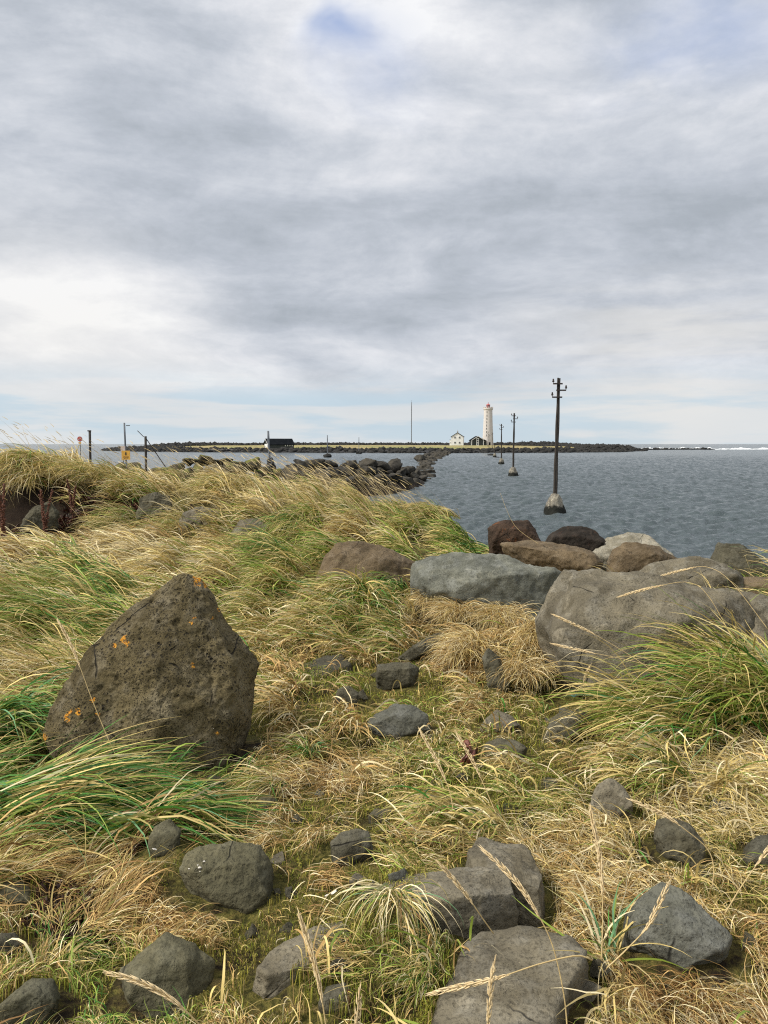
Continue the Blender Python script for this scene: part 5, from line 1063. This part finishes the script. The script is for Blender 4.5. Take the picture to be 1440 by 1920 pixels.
for u, v, n_, L_, az_, lab in [(30, 865, 260, .6, 200, 'leafy tuft on the far left crest'), (150, 838, 420, .8, 205, 'peaked straw tuft on the crest under the red round sign'), (215, 862, 400, .75, 215, 'straw tuft sloping down right of the peaked tuft'), (90, 900, 350, .7, 220, 'straw tuft hanging over the dark hollow at far left'),
                               (190, 915, 500, .8, 232, 'long tuft hanging over the middle of the dark hollow'), (275, 900, 450, .8, 225, 'green streaked tuft on the bank above the shaded grey rock'), (350, 905, 420, .8, 230, 'straw tuft hanging right of the shaded grey rock'), (440, 940, 420, .75, 228, 'straw tuft hanging down the middle of the bank'),
                               (880, 960, 420, .65, 175, 'thick straw tuft on the seaward end of the bank'), (820, 985, 350, .5, 200, 'green straw tuft behind the blue grey boulder'), (660, 950, 380, .75, 195, 'straw tuft on the crest above the brown sloping boulder')]:
    tuft(u, v, .42, int(n_*1.1), L_, .0125, az_, 20, (.2, 1.0), (-1.4, -.4), (1.2, 2.5, 5, 2, 1, 0, 0), lab=lab, lay=.25, lift=.22)

for k, (u, v, az_, L_) in enumerate([(130, 892, 250, .85), (200, 885, 240, .95), (262, 892, 245, .8), (325, 898, 240, .9), (385, 905, 235, .85), (60, 888, 255, .7)]):
    tuft(u, v, .35, 640, L_*1.12, .0130, az_, 16, (.0, .7), (-1.5, -1.0), (1, 2, 5, 2, 1.5, .3, 0), lab=['straw tuft hanging into the hollow right of the dark bank rock', 'longest hanging straw tuft over the dark seaweed hollow', 'hanging straw tuft directly above the shaded grey rock', 'hanging straw tuft between the two grey rocks of the bank', 'hanging straw tuft right of the grey bank rocks', 'short hanging straw tuft under the brown rock at far left'][k], lay=.28, lift=.15)
HAY = (0, .3, 4, 3.2, 4, .6, 0)
for k, (u, v, n_, L_, az_, r_, lab) in enumerate([(860, 1178, 900, .34, 210, .10, 'tan hay clump at the foot of the blue grey boulder'), (940, 1185, 1100, .36, 255, .14, 'rounded tan hay clump in the middle of the hay mound'), (1010, 1225, 1000, .34, 285, .13, 'tan hay clump falling against the largest boulder'),
                                     (880, 1245, 800, .30, 225, .12, 'low tan hay clump on the left side of the hay mound'), (985, 1290, 700, .28, 265, .12, 'thin tan hay clump at the lower end of the hay mound'), (820, 1150, 600, .32, 215, .09, 'straw clump under the left corner of the blue grey boulder')]):
    tuft(u, v, r_, n_, L_, .0042, az_, 42, (.3, 1.3), (-1.5, -.6), HAY, lab=lab, lift=.10, lay=.16, curl=.8)
for k, (u, v, n_, L_, az_, lab) in enumerate([(640, 1185, 420, .42, 218, 'yellow green tuft lying to the lower left above the flat grey stone'), (500, 1150, 380, .42, 215, 'pale tuft to the right of the peak of the upright boulder'), (470, 1040, 420, .6, 215, 'straw tuft on the slope above the flat dark stone'),
                                     (230, 990, 420, .7, 205, 'straw tuft in front of the bank hollow'), (330, 1000, 420, .7, 205, 'straw tuft covering the foot of the shaded grey rock'), (880, 1560, 260, .26, 195, 'yellow green tuft behind the brown grey upper block'), (1230, 1480, 380, .28, 200, 'matted straw tuft above the dark ridged stone')]):
    tuft(u, v, .16 if v > 1100 else .3, n_, L_, .0075, az_, 26, (.2, 1.0), (-1.3, -.3), (2, 3, 4, 2, 1, 0, .3), lab=lab, lay=.12, lift=.06)
# dark red seaweed and litter
def litter(name, spots, lab, pal, L=(.03, .09), W=.012, per=260):
    X, Y = [], []
    for (u, v, r) in spots:
        c = hit(u, v); n = int(per*max(1, (r/.15))**1.3); a = RNG.random(n)*6.28; q = r*RNG.random(n)**.6; X.append(c.x+q*np.cos(a)*1.4); Y.append(c.y+q*np.sin(a))
    x = np.concatenate(X); y = np.concatenate(Y); fl_ = (y < 10) | (slope(x, y) < .75); x, y = x[fl_], y[fl_]; n = len(x); pal = np.array(pal); col = pal[RNG.integers(0, len(pal), n)]*RNG.uniform(.5, 1.5, (n, 1))
    tag(blades(name, x, y, RNG.random(n)*6.28, RNG.uniform(*L, n), W*RNG.uniform(.4, 1.2, n), RNG.uniform(-.1, .9, n), RNG.uniform(-1, .6, n), col, 3, RNG.normal(0, 1, n), .03, label=lab), None, 'seaweed')
litter('seaweed', [(60, 1000, .8), (120, 1004, .9), (190, 1004, .7), (240, 1008, .5), (20, 1004, .7), (290, 1015, .35)], 'dark red dried seaweed in the hollow under the left bank', [(.050, .016, .010), (.075, .028, .016), (.028, .016, .010)], (.06, .22), .035, 420)
litter('seaweed', [(410, 1535, .10), (450, 1545, .08), (370, 1550, .07), (440, 1400, .07), (125, 1700, .10), (105, 1740, .08), (150, 1770, .06), (660, 1590, .04), (250, 1600, .05)], 'dark brown rotting seaweed between the stones at lower left', [(.030, .012, .008), (.018, .009, .006), (.05, .02, .012)], (.02, .06), .011, 330)

# rust coloured kelp frond
M_KELP = flat_mat('rusty_kelp', (.16, .045, .022), (.08, .022, .012), 12, .35, .8, .01)
def ribbon(name, pts, widths, mat, lab, cat, D=None, th=.006, lift=.065):
    P = [hit(u, v)+Vector((0, 0, lift+.012*math.sin(k*2.1))) for k, (u, v) in enumerate(pts)]
    q = MB(); n = len(P); ring = []
    for k, p in enumerate(P):
        t = (P[min(k+1, n-1)]-P[max(k-1, 0)]).normalized(); s_ = t.cross(Vector((0, 0, 1))).normalized(); u_ = s_.cross(t)
        m_ = 10; ring.append([q.bm.verts.new(p + s_*widths[k]*math.cos(2*PI*j/m_) + u_*(th*math.sin(2*PI*j/m_) + widths[k]*.35*math.cos(2*PI*j/m_*2+k))) for j in range(m_)])
    for k in range(n-1):
        for j in range(10): q.bm.faces.new((ring[k][j], ring[k][(j+1) % 10], ring[k+1][(j+1) % 10], ring[k+1][j]))
    q.bm.faces.new(ring[0][::-1]); q.bm.faces.new(ring[-1]); bmesh.ops.subdivide_edges(q.bm, edges=q.bm.edges[:], cuts=1, use_grid_fill=True, smooth=.6)
    o = q.build(name, mat, None, None, True); tag(o, lab, cat); return o
q = MB(); kc = hit(882, 1432)
for a_ in range(1):
    bm = q.bm; NU, NV = 40, 16; gridv = []
    for i_ in range(NU):
        f = i_/(NU-1); row = []
        for j_ in range(NV):
            g_ = j_/(NV-1)*2-1; wd_ = .026*(.35+abs(math.sin(f*5.2+.4)))*(1-.6*(f > .93))
            x_ = .028*math.sin(f*4.2)-.016 + g_*wd_; y_ = .13-.26*f; nz_ = mnoise.fractal(Vector((g_*1.6, f*7, 3)), 1, 2, 4)
            row.append(bm.verts.new(kc+Vector((x_+.008*nz_, y_, .055+.022*nz_+.020*math.cos(g_*2.6+f*6)))))
        gridv.append(row)
    for i_ in range(NU-1):
        for j_ in range(NV-1): bm.faces.new((gridv[i_][j_], gridv[i_+1][j_], gridv[i_+1][j_+1], gridv[i_][j_+1]))
o = q.build('kelp_frond', M_KELP, smooth=True); sm = o.modifiers.new('thick', 'SOLIDIFY'); sm.thickness = .003
tag(o, 'rust red curled kelp frond lying in the moss', 'seaweed')
ribbon('kelp_scrap', [(1195, 1350), (1206, 1345), (1218, 1338)], [.006, .016, .006], M_KELP, 'small rust red kelp scrap in the green grass at right', 'seaweed', lift=.09)
ribbon('kelp_scrap', [(640, 1872), (648, 1880), (655, 1892)], [.006, .014, .006], M_KELP, 'small rust red kelp scrap at the bottom beside the dark stone', 'seaweed', lift=.02)
ribbon('kelp_scrap', [(1052, 1738), (1060, 1744), (1068, 1742)], [.005, .013, .005], M_KELP, 'tiny rust red kelp scrap above the large flat slab', 'seaweed', lift=.02)
M_ROPE = flat_mat('teal_rope', (.05, .22, .26), (.03, .15, .18), 40, .6, .4)
q = MB(); c = hit(1078, 1312); q.tube([c+Vector((.03*math.cos(t*.7)*(1-.03*t), .02*math.sin(t*.7), .03+.006*math.sin(t*1.9))) for t in range(14)], .0028, 6); tag(q.build('rope_scrap', M_ROPE, smooth=True), 'frayed teal rope scrap at the foot of the largest boulder', 'rope')

# reddish dock plants on the left
M_DOCK = flat_mat('dried_dock', (.13, .045, .022), (.07, .025, .014), 30, .8, .4)
def dock(u, v, D, ht, lean, lab):
    p = at(u, v, D); z = h1(p.x, p.y); rt = empty('dock_plant', (p.x, p.y, z), label=lab, cat='plant', group='dried dock plants'); rg = random.Random(u)
    for k in range(3):
        a = rg.uniform(0, 6.28); tx, ty = .12*math.cos(a)+lean, .12*math.sin(a); hh_ = ht*rg.uniform(.75, 1)
        q = MB(); q.tube([(tx*f*f, ty*f*f, hh_*f) for f in (0, .25, .5, .75, 1)], [.008, .007, .006, .004, .002], 6); st = q.build('stem', M_DOCK, rt)
        bm = bmesh.new()
        for j in range(110):
            f = rg.uniform(.25, 1); r = .035*(1.1-f)+.008; a2 = rg.uniform(0, 6.28); c = Vector((tx*f*f+r*math.cos(a2)*rg.random(), ty*f*f+r*math.sin(a2)*rg.random(), hh_*f))
            m4 = Matrix.Translation(c) @ Matrix.Rotation(rg.uniform(0, 3), 4, 'X') @ Matrix.Scale(rg.uniform(.008, .017), 4)
            bmesh.ops.create_icosphere(bm, subdivisions=1, radius=1, matrix=m4)
        me = bpy.data.meshes.new('seed_head'); bm.to_mesh(me); bm.free(); link('seed_head', me, M_DOCK, st)
dock(8, 1010, 11.5, 1.05, -.05, 'tall rust brown dried dock at the left edge')
dock(84, 985, 13.3, .95, .02, 'thin rust brown dried dock before the left bank')
dock(136, 960, 14.3, .85, .05, 'faint brown dried dock half hidden by straw on the bank')

# foreground seed stalks, each one a thing
M_STALK = flat_mat('straw_stem', (.52, .40, .19), (.42, .31, .14), 40, .6, .2, coord='Object'); M_EAR = flat_mat('seed_ear', (.74, .60, .36), (.62, .47, .25), 60, .7, .4, .004)
def stalk(path, D0, D1, ear, lab, rad=.0022, er=.0066):
    n = len(path); P = [at(u, v, D0+(D1-D0)*k/(n-1)) for k, (u, v) in enumerate(path)]
    # smooth resample
    L = [0]
    for k in range(1, n): L.append(L[-1]+(P[k]-P[k-1]).length)
    def pos(s):
        s = max(0, min(L[-1], s)); k = max(i for i in range(n-1) if L[i] <= s+1e-9); t = (s-L[k])/(L[k+1]-L[k]); p0 = P[max(k-1, 0)]; p1, p2 = P[k], P[k+1]; p3 = P[min(k+2, n-1)]
        return .5*((2*p1) + (p2-p0)*t + (2*p0-5*p1+4*p2-p3)*t*t + (3*p1-p0-3*p2+p3)*t**3)
    rt = empty('seed_stalk', P[0], label=lab, cat='grass stalk', group='seed stalks standing in the foreground'); o0 = P[0]
    m_ = 22; q = MB(); q.tube([pos(L[-1]*k/m_)-o0 for k in range(m_+1)], [rad*(1-.5*k/m_) for k in range(m_+1)], 6); q.build('stem', M_STALK, rt, smooth=True)
    if ear > 0:
        q = MB(); N = int(ear/.0095); s0 = L[-1]-ear; rg = random.Random(int(path[0][0]))
        for k in range(N):
            f = k/(N-1); s = s0+ear*f*.97; c = pos(s); t = (pos(s+.005)-pos(s-.005)).normalized(); a = t.cross(Vector((.2, 1, .1))).normalized(); b_ = t.cross(a)
            env = (math.sin(PI*min(1, (f*.93+.05)))**.5)
            for j in range(3):
                an = PI*(k % 2) + (j-1)*1.2 + rg.uniform(-.6, .6); out = (a*math.cos(an)+b_*math.sin(an)); base = c; tipp = c + t*.027*rg.uniform(.7, 1.3) + out*er*env*1.25
                midp = c + t*.009 + out*er*env*.9; q.tube([base-o0, midp-o0, tipp-o0], [.0010, .0019*env+.0005, .0003], 5)
        q.build('ear', M_EAR, rt, smooth=True)
ST = [
 ([(412, 1960), (378, 1925), (330, 1880), (270, 1845), (207, 1826)], 2.0, 1.95, .20, 'bent white seed head reaching left over the dark olive stone'),
 ([(616, 1960), (603, 1870), (585, 1790), (563, 1722)], 2.05, 2.1, .21, 'leftmost upright seed head standing over the flat slab at the bottom'),
 ([(668, 1965), (670, 1915), (674, 1862)], 1.95, 1.95, .12, 'short pale seed head cut by the bottom edge near the kelp scrap'),
 ([(905, 1980), (915, 1920), (920, 1860), (926, 1812)], 2.0, 2.0, .16, 'upright seed head crossing the large flat slab'),
 ([(1110, 1800), (1080, 1792), (1010, 1808), (930, 1834), (813, 1862)], 2.15, 2.1, .20, 'seed head lying to the left across the large flat slab'),
 ([(1065, 1960), (1058, 1870), (1035, 1770), (1000, 1700), (960, 1645), (910, 1597)], 2.15, 2.25, .22, 'long seed head leaning left in front of the brown grey block'),
 ([(925, 1750), (905, 1722), (870, 1672), (826, 1622)], 2.55, 2.5, .17, 'golden seed head crossing the long angular slab'),
 ([(1128, 1800), (1130, 1710), (1126, 1620), (1108, 1522)], 2.4, 2.5, .24, 'tall upright seed head below the brown grey pointed stone'),
 ([(1138, 1815), (1175, 1780), (1215, 1735), (1252, 1660)], 2.25, 2.25, .15, 'pale seed head leaning right over the blue grey domed stone'),
 ([(1335, 1665), (1338, 1625), (1325, 1590), (1280, 1552), (1240, 1525), (1190, 1503)], 2.7, 2.75, .17, 'bent brown seed head above the dark ridged stone'),
 ([(1360, 1712), (1395, 1655), (1450, 1580)], 2.5, 2.5, .10, 'thin seed head leaning into the right edge'),
 ([(1290, 1300), (1230, 1262), (1180, 1228), (1110, 1187), (1040, 1154)], 4.3, 4.4, .24, 'upper of two seed heads crossing the largest boulder'),
 ([(1290, 1275), (1230, 1252), (1170, 1236), (1100, 1222), (1038, 1208)], 4.2, 4.3, .22, 'lower of two seed heads crossing the largest boulder'),
 ([(1390, 1230), (1330, 1120), (1290, 1092), (1230, 1100), (1163, 1118)], 4.4, 4.6, .24, 'seed head bent left along the top of the largest boulder'),
 ([(1440, 1180), (1370, 1090), (1325, 1063), (1285, 1068), (1238, 1080)], 4.8, 5.2, .24, 'highest bent seed head above the largest boulder'),
 ([(850, 1520), (842, 1480), (820, 1430), (790, 1374)], 3.4, 3.5, .22, 'pale seed head in moss left of the rust red kelp'),
 ([(932, 1530), (915, 1490), (888, 1430), (858, 1378)], 3.4, 3.5, .20, 'pale seed head passing in front of the rust red kelp'),
 ([(225, 1430), (205, 1390), (172, 1310), (140, 1225), (110, 1165)], 3.7, 3.85, .25, 'long thin seed stalk crossing the left part of the upright boulder'),
 ([(1500, 1100), (1440, 1060), (1400, 1050)], 5.2, 5.4, .0, 'bare stalk at the right edge by the knobbly grey stone'),
 ([(1100, 1320), (1095, 1280), (1106, 1250)], 4.6, 4.6, .10, 'short seed head standing at the foot of the largest boulder'),
 ([(1010, 1020), (965, 985), (938, 925)], 9.0, 9.2, .0, 'bare stalk rising beside the dark red stone'),
]
for a_ in ST: stalk(*a_)
